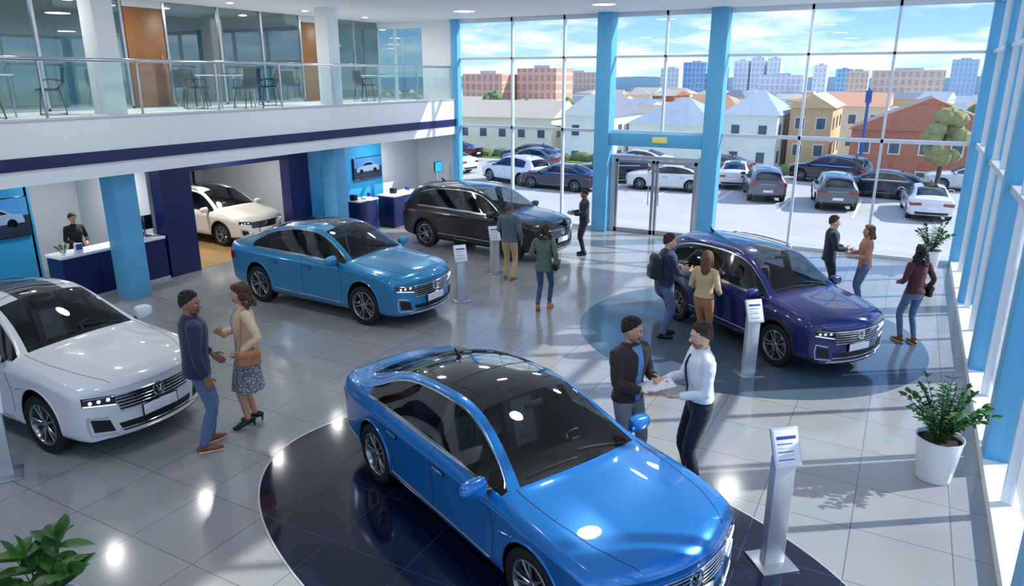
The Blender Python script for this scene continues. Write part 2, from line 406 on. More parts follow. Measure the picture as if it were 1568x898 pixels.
def build_shell(sp,roofblack):
    st=sp['st']; fr=[-1,-.5,0,.5,1]
    def P(s,y,z): return V((s[0]+s[8]*max(0,1-(abs(y)/s[1])**2),y,z))
    def side(s):
        x,w,zb,zs,zt,ze,ye,zc,bow,wf=s; zl=zb+.10
        r=[(.90*w,zb+.005),(.965*w,zl),(.975*w,zl+(zs-zl)*.4),(.985*w,zl+(zs-zl)*.75),(w,zs),(.958*w,zs+(zt-zs)*.65),(.925*w,zt)]
        b=r[-1]; L=lambda t,o=0:(b[0]+(ye-b[0])*t+o,b[1]+(ze-b[1])*t)
        o=.02 if ze-zt>.15 else .005
        r+= [L(.05,.002),L(wf,o*.5 if wf>.6 else o),L(min(wf+.018,(1+wf)/2),o*.5)]
        return r
    vs=[];rings=[]
    hood0=sp['wind'][1]+1
    for si,s in enumerate(st):
        ids=[]; sd=side(s); w=s[1]
        hb=.012 if hood0<=si<len(st)-1 else 0
        pts=[P(s,f*.72*w,s[2]) for f in fr]+[P(s,y,z) for y,z in sd]+[P(s,f*s[6],s[5]+(s[7]-s[5])*(1-f*f)+(hb if abs(f)==.5 else 0)) for f in reversed(fr)]+[P(s,-y,z) for y,z in reversed(sd)]
        for p in pts: ids.append(len(vs)); vs.append(p)
        rings.append(ids)
    fs=[];mi=[]
    n=30
    def mt(i,k):
        if k>=19: k=33-k
        if k<=4: return 4
        if k==5: return 4 if sp['suv'] else 0
        g0,g1=sp['glassside']
        if k==12 and g0<=i<g1: return 3 if i==sp['bp'] else 5
        if k in(11,13) and sp['chrome'][0]<=i<sp['chrome'][1]: return 2
        if 15<=k<=18:
            if sp['wind'][0]<=i<sp['wind'][1]: return 1
            if sp['rear'][0]<=i<sp['rear'][1]: return 5
            if sp['roof'][0]<=i<sp['roof'][1] and (roofblack==2 or (roofblack==1 and k in(16,17))): return 3
        return 0
    for i in range(len(st)-1):
        for k in range(n):
            fs.append((rings[i][k],rings[i][(k+1)%n],rings[i+1][(k+1)%n],rings[i+1][k])); mi.append(mt(i,k))
    for ci,s in ((0,st[0]),(len(st)-1,st[-1])):
        R=rings[ci]; sd=side(s)
        rows=[R[0:5]]
        for j in range(10):
            l=R[5+j]; r=R[29-j]; y,z=sd[j]; row=[r]
            for f in fr[1:4]:
                row.append(len(vs)); t=(j+1)/11
                vs.append(P(s,f*y,z+(s[7]-s[5])*(1-f*f)*t*t))
            row.append(l); rows.append(row)
        rows.append(list(reversed(R[15:20])))
        for j in range(11):
            for c in range(4): fs.append((rows[j][c],rows[j][c+1],rows[j+1][c+1],rows[j+1][c])); mi.append(4 if j<1 else 0)
    me=bpy.data.meshes.new('shell'); me.from_pydata(vs,[],fs); me.polygons.foreach_set('material_index',mi)
    cre={}
    for i in range(1,len(st)-2):
        for k in (9,25): cre[frozenset((rings[i][k],rings[i+1][k]))]=.75
        for k in (12,13,14,20,21,22): cre[frozenset((rings[i][k],rings[i+1][k]))]=.9
        for k in (6,28): cre[frozenset((rings[i][k],rings[i+1][k]))]=.5
        if i>=hood0:
            for k in (16,18): cre[frozenset((rings[i][k],rings[i+1][k]))]=.7
            for k in (12,13,14,20,21,22): cre[frozenset((rings[i][k],rings[i+1][k]))]=.15
    for k in range(14,20): cre[frozenset((rings[sp['wind'][1]][k],rings[sp['wind'][1]][k+1]))]=.6
    at=me.attributes.new('crease_edge','FLOAT','EDGE')
    for e in me.edges:
        c=cre.get(frozenset(e.vertices))
        if c: at.data[e.index].value=c
    mats=[P_ph,G_car,M_chrome,M_blackg,M_plast,G_cars]
    for m in mats: me.materials.append(m)
    bm=bmesh.new(); bm.from_mesh(me); bmesh.ops.recalc_face_normals(bm,faces=bm.faces)
    bm.to_mesh(me); bm.free()
    ob=bpy.data.objects.new('shell',me); COL.objects.link(ob)
    ss=ob.modifiers.new('s','SUBSURF'); ss.levels=2; ss.render_levels=2
    dg=bpy.context.evaluated_depsgraph_get(); m2=bpy.data.meshes.new_from_object(ob.evaluated_get(dg)); bpy.data.objects.remove(ob)
    ob=bpy.data.objects.new('shell',m2); COL.objects.link(ob)
    R=sp['R']+.035
    cb=MB()
    for ax in sp['ax']:
        for s in (1,-1):
            n=56; y0,y1=.60*s,1.2*s
            vv=[(ax+R*math.cos(2*math.pi*q/n),yy,sp['R']+.01+R*math.sin(2*math.pi*q/n)) for yy in (y0,y1) for q in range(n)]
            ff=[(q,(q+1)%n,n+(q+1)%n,n+q) for q in range(n)]+[tuple(range(n)),tuple(range(2*n-1,n-1,-1))]
            cb.add(vv,ff,M_plast)
    cm=bpy.data.meshes.new('cut'); cm.from_pydata(cb.v,[],cb.f)
    bm=bmesh.new(); bm.from_mesh(cm); bmesh.ops.recalc_face_normals(bm,faces=bm.faces); bm.to_mesh(cm); bm.free()
    co=bpy.data.objects.new('cut',cm); COL.objects.link(co)
    bo=ob.modifiers.new('b','BOOLEAN'); bo.operation='DIFFERENCE'; bo.object=co; bo.solver='EXACT'
    dg=bpy.context.evaluated_depsgraph_get(); m3=bpy.data.meshes.new_from_object(ob.evaluated_get(dg))
    if len(m3.polygons)<500: print('BOOLEAN FAILED'); m3=m2
    bpy.data.objects.remove(ob); bpy.data.objects.remove(co)
    for p in m3.polygons:
        c=p.center
        if p.material_index>5: p.material_index=4
        if abs(c.y)>.58:
            for ax in sp['ax']:
                dx,dz=c.x-ax,c.z-sp['R']-.01; d=math.hypot(dx,dz)
                if d<R+.003:
                    rad=abs(p.normal.x*dx+p.normal.z*dz)/max(d,1e-4)
                    if rad>.8 or abs(abs(c.y)-.60)<.006: p.material_index=4
        p.use_smooth=True
    m3.set_sharp_from_angle(angle=math.radians(38))
    while len(m3.materials)>6: m3.materials.pop()
    return m3
M_lens=mat('headlight_glass',(.10,.11,.13),.05,coat=1,var=.3,vscale=40)
M_led=mat('led_white',(.95,.97,1),.2,emit=.6)
M_red=mat('tail_light_red',(.55,.03,.04),.1,coat=1,emit=.15)
M_seatd=mat('seat_dark_leather',(.30,.30,.32),.5,var=.1)
M_seatl=mat('seat_grey_leather',(.55,.56,.58),.5,var=.08)
M_gap=mat('panel_gap',(.015,.015,.02),.6)
def build_details(sp,shell):
    bvh=BVHTree.FromPolygons([v.co for v in shell.vertices],[tuple(p.vertices) for p in shell.polygons])
    D={'F':lambda a,b:(V((5,a,b)),V((-1,0,0))),'R':lambda a,b:(V((-5,a,b)),V((1,0,0))),'L':lambda a,b:(V((a,5,b)),V((0,-1,0))),
       'r':lambda a,b:(V((a,-5,b)),V((0,1,0))),'T':lambda a,b:(V((a,b,5)),V((0,0,-1)))}
    def pj(mode,a,b,e):
        o,d=D[mode](a,b); h=bvh.ray_cast(o,d)
        if h[0] is None: return None
        n=h[1]
        if n.dot(d)>0: n=-n
        return h[0]+n*e
    mb=MB(); z=sp['zf']
    def patch(mode,c,m,nu=10,nv=5,e=.004):
        c=[V(q) for q in c]; ids={};vs=[];fs=[]
        for j in range(nv+1):
            for i in range(nu+1):
                u,v=i/nu,j/nv; p=(c[0]*(1-u)+c[1]*u)*(1-v)+(c[3]*(1-u)+c[2]*u)*v
                q=pj(mode,p.x,p.y,e)
                if q is not None: ids[i,j]=len(vs); vs.append(q)
        for j in range(nv):
            for i in range(nu):
                k=[(i,j),(i+1,j),(i+1,j+1),(i,j+1)]
                if all(q in ids for q in k):
                    f=[ids[q] for q in k]
                    fs.append(f)
        mb.add(vs,fs,m)
    def line(mode,pts,m,r=.006,e=.002,step=.05,n=6,flat=None):
        out=[];pts=[V(p) for p in pts]
        for a,b in zip(pts,pts[1:]):
            k=max(1,int((b-a).length/step))
            for i in range(k):
                p=a+(b-a)*i/k; q=pj(mode,p.x,p.y,e)
                if q is not None: out.append(q)
        q=pj(mode,pts[-1].x,pts[-1].y,e)
        if q is not None: out.append(q)
        if len(out)>1: tube(mb,out,r,m,n=n,cap=(.5,.5))
    # --- front
    patch('F',[(-.46,z(.505)),(.46,z(.505)),(.50,z(.665)),(-.50,z(.665))],M_plast,16,5,.004)
    for k,zz in enumerate((.50,.535,.57,.605,.64,.67)):
        line('F',[(-.46-.008*k,z(zz)),(.46+.008*k,z(zz))],M_chrome,.007 if k not in(0,5) else .010,.008)
    for s in (1,-1):
        patch('F',[(s*.49,z(.572)),(s*.81,z(.615)),(s*.81,z(.71)),(s*.50,z(.685))],M_lens,10,5,.007)
        line('F',[(s*.50,z(.582)),(s*.80,z(.625))],M_led,.007,.012)
        line('F',[(s*.50,z(.672)),(s*.79,z(.694))],M_chrome,.005,.010)
        for yy in (.56,.65,.73):
            q=pj('F',s*yy,z(.648),.0)
            if q is not None: ell(mb,q,(.014,.032,.022),M_led)
        patch('F',[(s*.54,z(.30)),(s*.74,z(.33)),(s*.76,z(.47)),(s*.58,z(.43))],M_plast,6,5,.004)
        line('F',[(s*.52,z(.275)),(s*.77,z(.30)),(s*.79,z(.40)),(s*.78,z(.50)),(s*.60,z(.465))],M_silver,.011,.008)
    patch('F',[(-.46,z(.275)),(.46,z(.275)),(.50,z(.37)),(-.50,z(.37))],M_plast,14,4,.004)
    line('F',[(-.50,z(.30)),(.50,z(.30))],M_chrome,.007,.008); line('F',[(-.60,z(.245)),(.60,z(.245))],M_silver,.012,.006)
    q=pj('F',0,z(.44),.012)
    if q: rbox(mb,q,(.012,.46,.115),M_paper,.004); rbox(mb,q-V((.006,0,0)),(.012,.49,.14),M_plast,.004)
    q=pj('F',0,z(.615),.012)
    if q:
        E=Matrix.Translation(q)@Matrix.Rotation(math.radians(80),4,'Y')
        lathe(mb,[(0,.006),(.055,.004),(.06,-.01)],M_blackg,E,24); lathe(mb,[(.056,.006),(.060,.014),(.072,.014),(.076,0),(.076,-.02)],M_chrome,E,28)
        tube(mb,[q+V((.012,-.03,.035)),q+V((.012,0,-.04)),q+V((.012,.03,.035))],.007,M_chrome,n=6); tube(mb,[q+V((.012,-.045,0)),q+V((.012,-.02,-.035)),q+V((.013,0,.0)),q+V((.012,.02,-.035)),q+V((.012,.045,0))],.006,M_chrome,n=6)
    # hood gaps
    cx=sp['st'][sp['wind'][1]][0]
    for s in (1,-1):
        line('T',[(cx+.06,s*.735),(cx+.5,s*.72),(1.9,s*.66),(2.12,s*.58),(2.26,s*.50)],M_gap,.003,0)
    # wipers
    for y0,y1 in ((.55,-.02),(-.08,-.60)):
        pts=[]
        for t in range(6):
            u=t/5; q=pj('T',cx+.10-.06*u,y0+(y1-y0)*u,.018)
            if q: pts.append(q)
        if len(pts)>1: tube(mb,pts,.008,M_plast,n=6)
    # sides
    b=sp['st'][sp['bp']][0]+.04; zt=sp['st'][sp['bp']][4]
    zlo=.26 if not sp['suv'] else .36
    for md in ('L','r'):
        line(md,[(.90,zlo+.12),(.93,.60),(.86,zt-.03)],M_gap,.0035,0); line(md,[(b,zlo),(b,zt-.01)],M_gap,.0035,0)
        line(md,[(-.80,zlo),(-.90,.45),(-1.02,.72),(-1.12,zt-.02)],M_gap,.0035,0); line(md,[(.93,zlo),(-.80,zlo)],M_gap,.0035,0)
        sg=1 if md=='L' else -1
        for hx in (b+.16,-.86):
            q=pj(md,hx,zt-.16,.02)
            if q: rbox(mb,q,(.19,.025,.028),P_ph,.01); rbox(mb,q+V((0,-.012*sg,0)),(.20,.02,.05),M_plast,.01)
        line(md,[(.86,zlo+.05),(-.95,zlo+.07)],M_chrome if not sp['suv'] else M_silver,.007,.004)
        line(md,[(1.02,.66),(1.2,.70)],M_chrome,.006,.004)
        # mirror
        mx=cx-.17; zm=zt+.04
        Mm=Matrix.Translation((mx,sg*1.03,zm))
        ell(mb,(0,0,0),(.085,.135,.082),P_ph,Mm,20,14,lambda p,d:V((.085*math.copysign(abs(d[0])**.8,d[0])*(1 if p.x>0 else .45),.135*math.copysign(abs(d[1])**.62,d[1]),.082*math.copysign(abs(d[2])**.62,d[2])*(1-.22*d[1]*sg))))
        rbox(mb,(-.035,0,0),(.012,.19,.11),M_blackg,.01,Mm)
        tube(mb,[(mx+.02,sg*.87,zm-.06),(mx,sg*.96,zm-.05)],[.028,.022],M_plast)
        for ax in sp['ax']:
            R=sp['R']+.04
            if sp['suv']:
                pts=[(ax+(R+.015)*math.cos(t),sp['R']+.01+(R+.015)*math.sin(t)) for t in [math.radians(-12+204*i/24) for i in range(25)]]
                line(md,pts,M_plast,.026,0,.2)
            else:
                pts=[(ax+(R)*math.cos(t),sp['R']+.01+(R)*math.sin(t)) for t in [math.radians(-12+204*i/24) for i in range(25)]]
                line(md,pts,P_ph,.011,0,.2)
    # rear
    z0,z1=sp['tail']
    for s in (1,-1):
        patch('R',[(s*.40,z0+.03),(s*.83,z0-.01),(s*.84,z1-.03),(s*.42,z1)],M_red,10,4,.006)
        sd='L' if s>0 else 'r'
        patch(sd,[(-2.26,z0+.0),(-2.04,z0+.03),(-2.08,z1-.02),(-2.26,z1-.03)],M_red,5,4,.005)
    line('R',[(-.45,(z0+z1)/2+.02),(.45,(z0+z1)/2+.02)],M_chrome,.008,.006)
    patch('R',[(-.62,.34),(.62,.34),(.66,.45),(-.66,.45)],M_plast,12,4,.004)
    q=pj('R',0,.62,.01)
    if q: rbox(mb,q,(.012,.46,.12),M_paper,.004)
    # roof bits
    q=pj('T',-1.0 if not sp['suv'] else -1.45,0,0)
    if q: tube(mb,[q+V((.09,0,-.005)),q+V((0,0,.03)),q+V((-.05,0,.075))],[(.02,.012),(.028,.014),(.01,.006)],M_blackg,ref=(1,0,0),n=8)
    if sp['suv']:
        for s in (1,-1):
            pts=[]
            for xx in (.15,.05,-.3,-.7,-1.1,-1.4,-1.5):
                q=pj('T',xx,s*.595,.045 if -1.45<xx<.1 else .0)
                if q: pts.append(q)
            tube(mb,pts,.014,M_chrome,sub=2,n=8)
    else:
        line('T',[(.1,-.42),(.1,.42)],M_gap,.004,0); line('T',[(-.35,-.48),(-.35,.48)],M_gap,.004,0)
        line('T',[(-.85,-.46),(-.85,.46)],M_gap,.004,0)
        for s in (1,-1): line('T',[(.1,s*.42),(-.35,s*.48),(-.85,s*.46)],M_gap,.003,0)
    return mb.mesh('details',35)
def build_interior(sp,seat):
    mb=MB(); dz=.07 if sp['suv'] else 0
    cx=sp['st'][sp['wind'][1]][0]
    rbox(mb,(cx-.22,0,.84+dz*1.5),(.42,1.42,.18),M_plast,.06); rbox(mb,(cx-.35,0,.66+dz),(.3,1.35,.3),M_plast,.05)
    rbox(mb,(.1,0,.50+dz),(1.2,.22,.22),M_plast,.04)
    for s in (1,-1):
        for x0 in (.05,-.85):
            rbox(mb,(x0,s*.36,.46+dz),(.52,.50,.18),seat,.06)
            M1=Matrix.Translation((x0-.28,s*.36,.50+dz))@Matrix.Rotation(math.radians(-16),4,'Y')
            rbox(mb,(0,0,.30),(.14,.48,.60),seat,.06,M1); rbox(mb,(.055,.0,.30),(.06,.30,.50),M_plast if seat is M_seatl else M_seatl,.03,M1)
            if x0>0 or sp['suv']: rbox(mb,(0,0,.66),(.10,.26,.17),seat,.045,M1); tube(mb,[(0,-.06,.55),(0,-.06,.62)],.008,M_chrome,M=M1); tube(mb,[(0,.06,.55),(0,.06,.62)],.008,M_chrome,M=M1)
    rbox(mb,(-1.13,0,.50+dz),(.14,1.3,.5),seat,.05)
    Ms=Matrix.Translation((cx-.5,.36,.86+dz))@Matrix.Rotation(math.radians(-62),4,'Y')
    ring=[(.18*math.cos(t*math.pi/12),.18*math.sin(t*math.pi/12),0) for t in range(25)]
    tube(mb,ring,.014,M_plast,M=Ms,n=8); ell(mb,(0,0,-.01),(.06,.05,.02),M_plast,Ms)
    for t in (90,210,330):
        t=math.radians(t); tube(mb,[(0,0,0),(.17*math.cos(t),.17*math.sin(t),0)],.012,M_silver,M=Ms,n=6)
    q=(sp['st'][sp['wind'][0]][0]+.16,0,sp['st'][sp['wind'][0]][7]-.11)
    rbox(mb,q,(.04,.22,.07),M_plast,.02)
    return mb.mesh('interior',40)
def build_wheel(R,spm,name):
    mb=MB(); rr=R*.70
    X=Matrix.Rotation(math.radians(-90),4,'X')
    lathe(mb,[(rr,-.10),(R*.88,-.112),(R*.97,-.10),(R,-.07),(R,.07),(R*.97,.10),(R*.88,.112),(rr,.10)],M_rubber,X,48)
    lathe(mb,[(rr,.10),(rr-.012,.105),(rr-.022,.09),(rr-.03,.0),(rr-.03,-.10)],spm,X,48)
    lathe(mb,[(0,-.02),(rr*.62,-.02),(rr*.62,.0),(rr*.3,.01),(0,.01)],M_steel,X,32)
    lathe(mb,[(rr-.02,-.05),(0,-.05)],M_plast,X,32)
    lathe(mb,[(0,.088),(.028,.088),(.045,.075),(.055,.04),(.055,0)],spm,X,20)
    for i in range(5):
        for o in (-.19,.19):
            a=2*math.pi*i/5; a1=a+o*1.05
            p0=V((.04*math.cos(a+o*.8),.04*math.sin(a+o*.8),.068)); p1=V(((rr-.015)*math.cos(a1),(rr-.015)*math.sin(a1),.092))
            tube(mb,[p0,p0.lerp(p1,.5)+V((0,0,.004)),p1],[(.012,.014),(.010,.011),(.009,.010)],spm,ref=(0,0,1),n=8,M=X)
            tube(mb,[p0-V((0,0,.02)),p1-V((0,0,.03))],[(.012,.024),(.012,.022)],M_blackg,ref=(0,0,1),n=8,M=X)
        a=2*math.pi*(i+.5)/5; ell(mb,X@V((.03*math.cos(a),.03*math.sin(a),.088)),.006,M_plast)
    return mb.mesh(name,35)
_sh={}
def car_parts(kind,roof):
    k=(kind,roof)
    if k not in _sh:
        sp=SEDAN if kind=='sedan' else SUV
        sh=build_shell(sp,roof); _sh[k]=(sp,sh,build_details(sp,sh))
    return _sh[k]
M_rim=mat('alloy_rim',(.60,.61,.63),.25,metal=.8,var=.03)
WH={'sedan':build_wheel(.34,M_rim,'wheel_a'),'suv':build_wheel(.36,M_rim,'wheel_b')}
INT={}
def car(name,kind,x,y,z,deg,pm,scale=1.0,roof=2,seat='d',zs=1.0):
    sp,sh,dt=car_parts(kind,roof)
    e=empty(name,(x,y,z),math.radians(deg),(scale,scale,scale*zs))
    for nm,me in (('body',sh),('trim_details',dt)):
        m=me.copy()
        for i,mm in enumerate(m.materials):
            if mm==P_ph: m.materials[i]=pm
        o=bpy.data.objects.new(nm,m); COL.objects.link(o); o.parent=e
    k=(kind,seat)
    if k not in INT: INT[k]=build_interior(sp,M_seatl if seat=='l' else M_seatd)
    o=bpy.data.objects.new('interior',INT[k]); COL.objects.link(o); o.parent=e
    kk=1+(zs-1)*.62
    for i,ax in enumerate(sp['ax']):
        for s in (1,-1):
            o=bpy.data.objects.new('wheel_%s_%s'%(('rear','front')[i],'left' if s>0 else 'right'),WH[kind]); COL.objects.link(o); o.parent=e
            o.location=(ax,s*.79,sp['R']*kk/zs); o.rotation_euler=(0,0,0 if s>0 else math.pi); o.scale=(kk,1,kk/zs)
    return e
PB=paint('paint_bright_blue',(.08,.48,.79),.4,.28); PW=paint('paint_white',(.88,.89,.90),0,.3); PT=paint('paint_teal_blue',(.15,.54,.74),.45,.3)
PK=paint('paint_black',(.045,.045,.06),.2,.25); PN=paint('paint_navy_blue',(.06,.10,.40),.4,.28); PC=paint('paint_cream',(.92,.90,.86),.05,.3)
PG=paint('paint_grey',(.38,.39,.41),.4,.3); PD=paint('paint_dark_blue',(.10,.14,.24),.3,.3)
def at_axle(fx,fy,deg,sc,ax=1.42,side=-.86):
    t=math.radians(deg); f=V((math.cos(t),math.sin(t))); l=V((-math.sin(t),math.cos(t)))
    return (V((fx,fy))-f*ax*sc-l*side*sc)
def place(name,kind,fx,fy,deg,pm,sc=1,z=0,**k):
    c=at_axle(fx,fy,deg,sc); return car(name,kind,c.x,c.y,z,deg,pm,sc,**k)
car('bright_blue_sedan','sedan',-3.18,5.82,.006,-24,PB,.99,roof=2,seat='d',zs=1.05)
place('white_sedan','sedan',-8.72,4.20,1,PW,1.0,roof=1,zs=1.18)
place('teal_blue_sedan','sedan',-8.40,9.74,-2.7,PT,1.0,roof=1,seat='l',zs=1.17)
place('black_suv','suv',-8.35,15.27,-6,PK,1.0,roof=1,zs=1.03)
place('navy_blue_crossover','suv',-1.42,11.30,-36,PN,.90,roof=1,seat='l',zs=1.10,z=.005)
place('cream_suv','suv',-15.95,12.95,-2,PC,.88,roof=1,z=.007)
# outside cars
ZG=-1.06
car('parked_white_suv','suv',-18.4,34.2,ZG,160,PW,.9,roof=1)
car('parked_dark_sedan','sedan',-15.4,33.4,ZG,175,PD,.9,roof=1)
car('parked_black_suv','suv',-14.0,37.0,ZG,200,PK,.9,roof=1)
car('parked_white_sedan','sedan',-10.5,35.8,ZG,185,PW,.9,roof=1)
car('parked_white_sedan','sedan',-7.9,39.0,ZG,100,PW,.9,roof=1)
car('parked_grey_suv','suv',-5.83,35.6,ZG,105,PG,.9,roof=1)
car('parked_grey_suv','suv',-2.7,34.8,ZG,100,PG,.9,roof=1)
car('parked_dark_sedan','sedan',-1.0,38.4,ZG,170,PD,.9,roof=1)
car('parked_white_sedan','sedan',.9,34.2,ZG,95,PW,.9,roof=1)
car('parked_dark_suv','suv',-3.6,42.4,ZG,160,PK,.9,roof=1)
car('parked_grey_sedan','sedan',-20.5,40.4,ZG,170,PG,.9,roof=1)
car('parked_red_sedan','sedan',-9.6,42.0,ZG,175,paint('paint_dark_red',(.45,.08,.08)),.9,roof=1)
for q_ in ((-24.5,36.5,170,PW,'white'),(-22.0,43.0,182,PD,'dark'),(-14.5,42.6,178,PW,'white'),(4.2,36.5,100,PG,'grey'),(3.0,42.6,175,PW,'white'),(-27.5,42.0,176,PK,'black')):
    car('parked_%s_sedan'%q_[4],'sedan',q_[0],q_[1],ZG,q_[2],q_[3],.9,roof=1)
print('cars',time.time()-T0)
# ================================================================== PEOPLE
def cloth(name,col,**k): return mat(name,col,k.get('rough',.8),var=k.get('var',.12),vscale=9,bump=k.get('bump',.5),bscale=k.get('bscale',14),sheen=.2)
def skinm(name,col): return mat(name,col,.5,var=.05,vscale=20)
def hairm(name,col): return mat(name,col,.55,var=.4,vscale=40,bump=.8,bscale=90)
M_shoe_b=mat('shoe_brown',(.50,.28,.14),.4); M_shoe_k=mat('shoe_black',(.06,.05,.05),.35); M_sole=mat('shoe_sole',(.85,.83,.78),.6)
M_eyew=mat('eye_white',(.92,.90,.88),.2); M_iris=mat('iris_brown',(.10,.06,.04),.1)
def ik(S,T,a,b,pole):
    S=V(S);T=V(T);d=T-S;L=min(d.length,a+b-.002); u=d.normalized(); T=S+u*L
    x=(a*a-b*b+L*L)/(2*L); h=math.sqrt(max(0,a*a-x*x)); p=V(pole); p=(p-u*p.dot(u)).normalized()
    return S+u*x+p*h,T
def hand(mb,W,d,nrm,side,curl,m,sc=1.0):
    d=V(d).normalized(); nrm=V(nrm); nrm=(nrm-d*nrm.dot(d)).normalized()
    t=d.cross(nrm)*(-1 if side>0 else 1)
    h=MB(); 
    tube(h,[W-d*.07,W,W+d*.03*sc,W+d*.07*sc,W+d*.09*sc],[(.022,.028),(.019,.026),(.016*sc,.036*sc),(.015*sc,.041*sc),(.013*sc,.038*sc)],m,ref=nrm,n=12,cap=(.5,.8))
    for off,L in ((.030,.072),(.010,.080),(-.010,.075),(-.029,.058)):
        p=W+d*.085*sc+t*off*sc; pts=[p-d*.015]; a=math.radians(curl*.35)
        dirn=d
        for s,k in ((.45,1),(.32,1.1),(.23,.9)):
            dirn=d*math.cos(a)+nrm*math.sin(a); p=p+dirn*L*s*sc; pts.append(p); a+=math.radians(curl*.45*k)
        pts.insert(1,W+d*.085*sc+t*off*sc)
        tube(h,pts,[.0085*sc,.009*sc,.0085*sc,.0078*sc,.0066*sc],m,n=8)
    b=W+d*.028*sc+t*.030*sc
    q1=b+(d*.6+t*.75+nrm*.25).normalized()*.036*sc; q2=q1+(d*.9+t*.3+nrm*.45).normalized()*.030*sc
    q3=q2+(d*.95+nrm*.5).normalized()*.018*sc
    tube(h,[b-t*.012,b,q1,q2,q3],[.012*sc,.0125*sc,.0105*sc,.0095*sc,.0075*sc],m,n=8)
    vs,fs=remesh(h,.0048,1); mb.add(vs,fs,m)
def person(name,pos,yaw,h,fem=False,skin=None,hair=None,style='short',top=None,hem=.90,bulk=.008,inner=None,innerw=.055,legs=None,leg='trousers',
           shoe=None,pose={},tie=None,belt=None,bag=None,beard=False,collar=None,z=0):
    mb=MB(); P=dict(wl=(.05,.25,.88),wr=(.05,-.25,.88),nl=(0,-1,0),nr=(0,1,0),fl=(.02,.10,8,0),fr=(-.02,-.10,-8,0),head=(0,0),curl=30,lean=0,pl=(-.6,.6,-.2),pr=(-.6,-.6,-.2),drop=0)
    P.update(pose)
    dr=P['drop']; ln=math.radians(P['lean'])
    LM=Matrix.Translation((0,0,.95-dr))@Matrix.Rotation(ln,4,'Y')@Matrix.Translation((0,0,-.95))
    sw=.163 if fem else .185; lk=.9 if fem else 1.0
    # legs
    def shin(s):
        fx,fy,fa,fz=P['fl'] if s>0 else P['fr']
        hip=V((0,s*.088,.93-dr)); ank=V((fx,fy,.085+fz))
        k,an=ik(hip,ank,.44,.43,(1,s*.12,0))
        up=hip.lerp(k,.3); mid=k.lerp(an,.35)
        return [hip+V((0,0,.02)),up,k,mid,an]
    lm=MB()
    for s in (1,-1):
        pts=shin(s)
        if leg=='trousers':
            tube(lm,pts,[(.098*lk,.092),(.092*lk,.086),(.066,.063),(.064*lk,.061*lk),(.055,.053)] if not fem else [(.098,.092),(.086,.082),(.058,.056),(.056,.052),(.042,.042)],legs,ref=(1,0,0),n=16,sub=3,cap=(.6,.1))
        else:
            sk=MB(); tube(sk,pts,[(.085,.08),(.075,.07),(.05,.048),(.050,.046),(.031,.029)],skin,ref=(1,0,0),n=14,sub=3,cap=(.5,.5)); 
            mb.add(sk.v,sk.f,skin)
        # shoe
        fx,fy,fa,fz=P['fl'] if s>0 else P['fr']
        F=Matrix.Translation((fx,fy,fz))@Matrix.Rotation(math.radians(fa),4,'Z')@(Matrix.Rotation(math.radians(30),4,'Y') if fz>.02 else Matrix.Identity(4))
        sm=MB(); hl=.045 if leg=='dress' else 0
        tube(sm,[(-.065,0,.036+hl),(-.02,0,.046+hl*.9),(.06,0,.040+hl*.4),(.13,0,.030),(.175,0,.024)],[(.030,.030),(.044,.036),(.038,.042),(.028,.043),(.019,.030)],shoe,ref=(0,0,1),n=14,sub=3,cap=(.7,.9),M=F)
        if leg=='trousers' : tube(sm,[(-.01,0,.05),(-.005,0,.12)],[.044,.046],shoe,n=12,cap=(.3,.3),M=F)
        vs,fs=remesh(sm,.008,2); mb.add(vs,fs,shoe)
        if hl: tube(mb,[(-.06,0,.06),(-.065,0,.0)],[.016,.008],shoe,M=F,cap=(.2,.2))
        else:
            tube(mb,[(-.06,0,.009),(.0,0,.009),(.07,0,.009),(.14,0,.009),(.178,0,.009)],[(.009,.035),(.009,.040),(.009,.046),(.009,.046),(.009,.034)],M_sole if shoe is M_shoe_b else shoe,ref=(0,0,1),n=12,sub=2,cap=(.8,.8),M=F)
    if leg=='trousers':
        tube(lm,[(0,0,.84-dr),(-.005,0,.92-dr),(0,0,1.0-dr),(0,0,1.04-dr)],[(.09,.11),(.118,.172),(.110,.158 if not fem else .150),(.105,.150 if not fem else .135)],legs,ref=(1,0,0),n=22,sub=2,cap=(.4,.1))
        vs,fs=remesh(lm,.011,3,lambda p:.004*noise.noise(V((p.x*9,p.y*9,p.z*22)))); mb.add(vs,fs,legs)
    else:
        tube(lm,[(0,0,1.10),(-.005,0,.98),(0,0,.90),(.03,0,.70),(.035,0,.48)],[(.10,.13),(.118,.170),(.132,.182),(.158,.195),(.19,.225)],legs,ref=(1,0,0),n=26,sub=3,cap=(.1,.02))
        vs,fs=remesh(lm,.011,2,lambda p:.012*math.sin(math.atan2(p.y,p.x)*9)*max(0,(1.0-p.z))); mb.add(vs,fs,legs)
    # top
    tm=MB(); B=bulk
    if not fem:
        prof=[(hem,.122+B,.176+B),(1.0,.116+B,.160+B),(1.12,.110+B,.156+B),(1.25,.120+B,.172+B),(1.35,.124+B,.186+B),(1.42,.108+B,.175+B),(1.47,.078+B,.115+B),(1.505,.058+B,.066+B)]
    else:
        prof=[(hem,.122+B,.172+B),(1.0,.108+B,.150+B),(1.10,.096+B,.130+B),(1.22,.108+B,.146+B),(1.32,.122+B,.156+B),(1.41,.096+B,.150+B),(1.46,.068+B,.098+B),(1.495,.050+B,.056+B)]
    off=lambda z: .012 if 1.2<z<1.4 else (-.008 if z<1.0 else (0 if z<1.44 else -.002))
    prof=[p for i,p in enumerate(prof) if i==0 or p[0]>hem+.03]
    tube(tm,[LM@V((off(p[0]),0,p[0])) for p in prof],[(p[1],p[2]) for p in prof],top,ref=(1,0,0),n=26,sub=3,cap=(.08,.15))
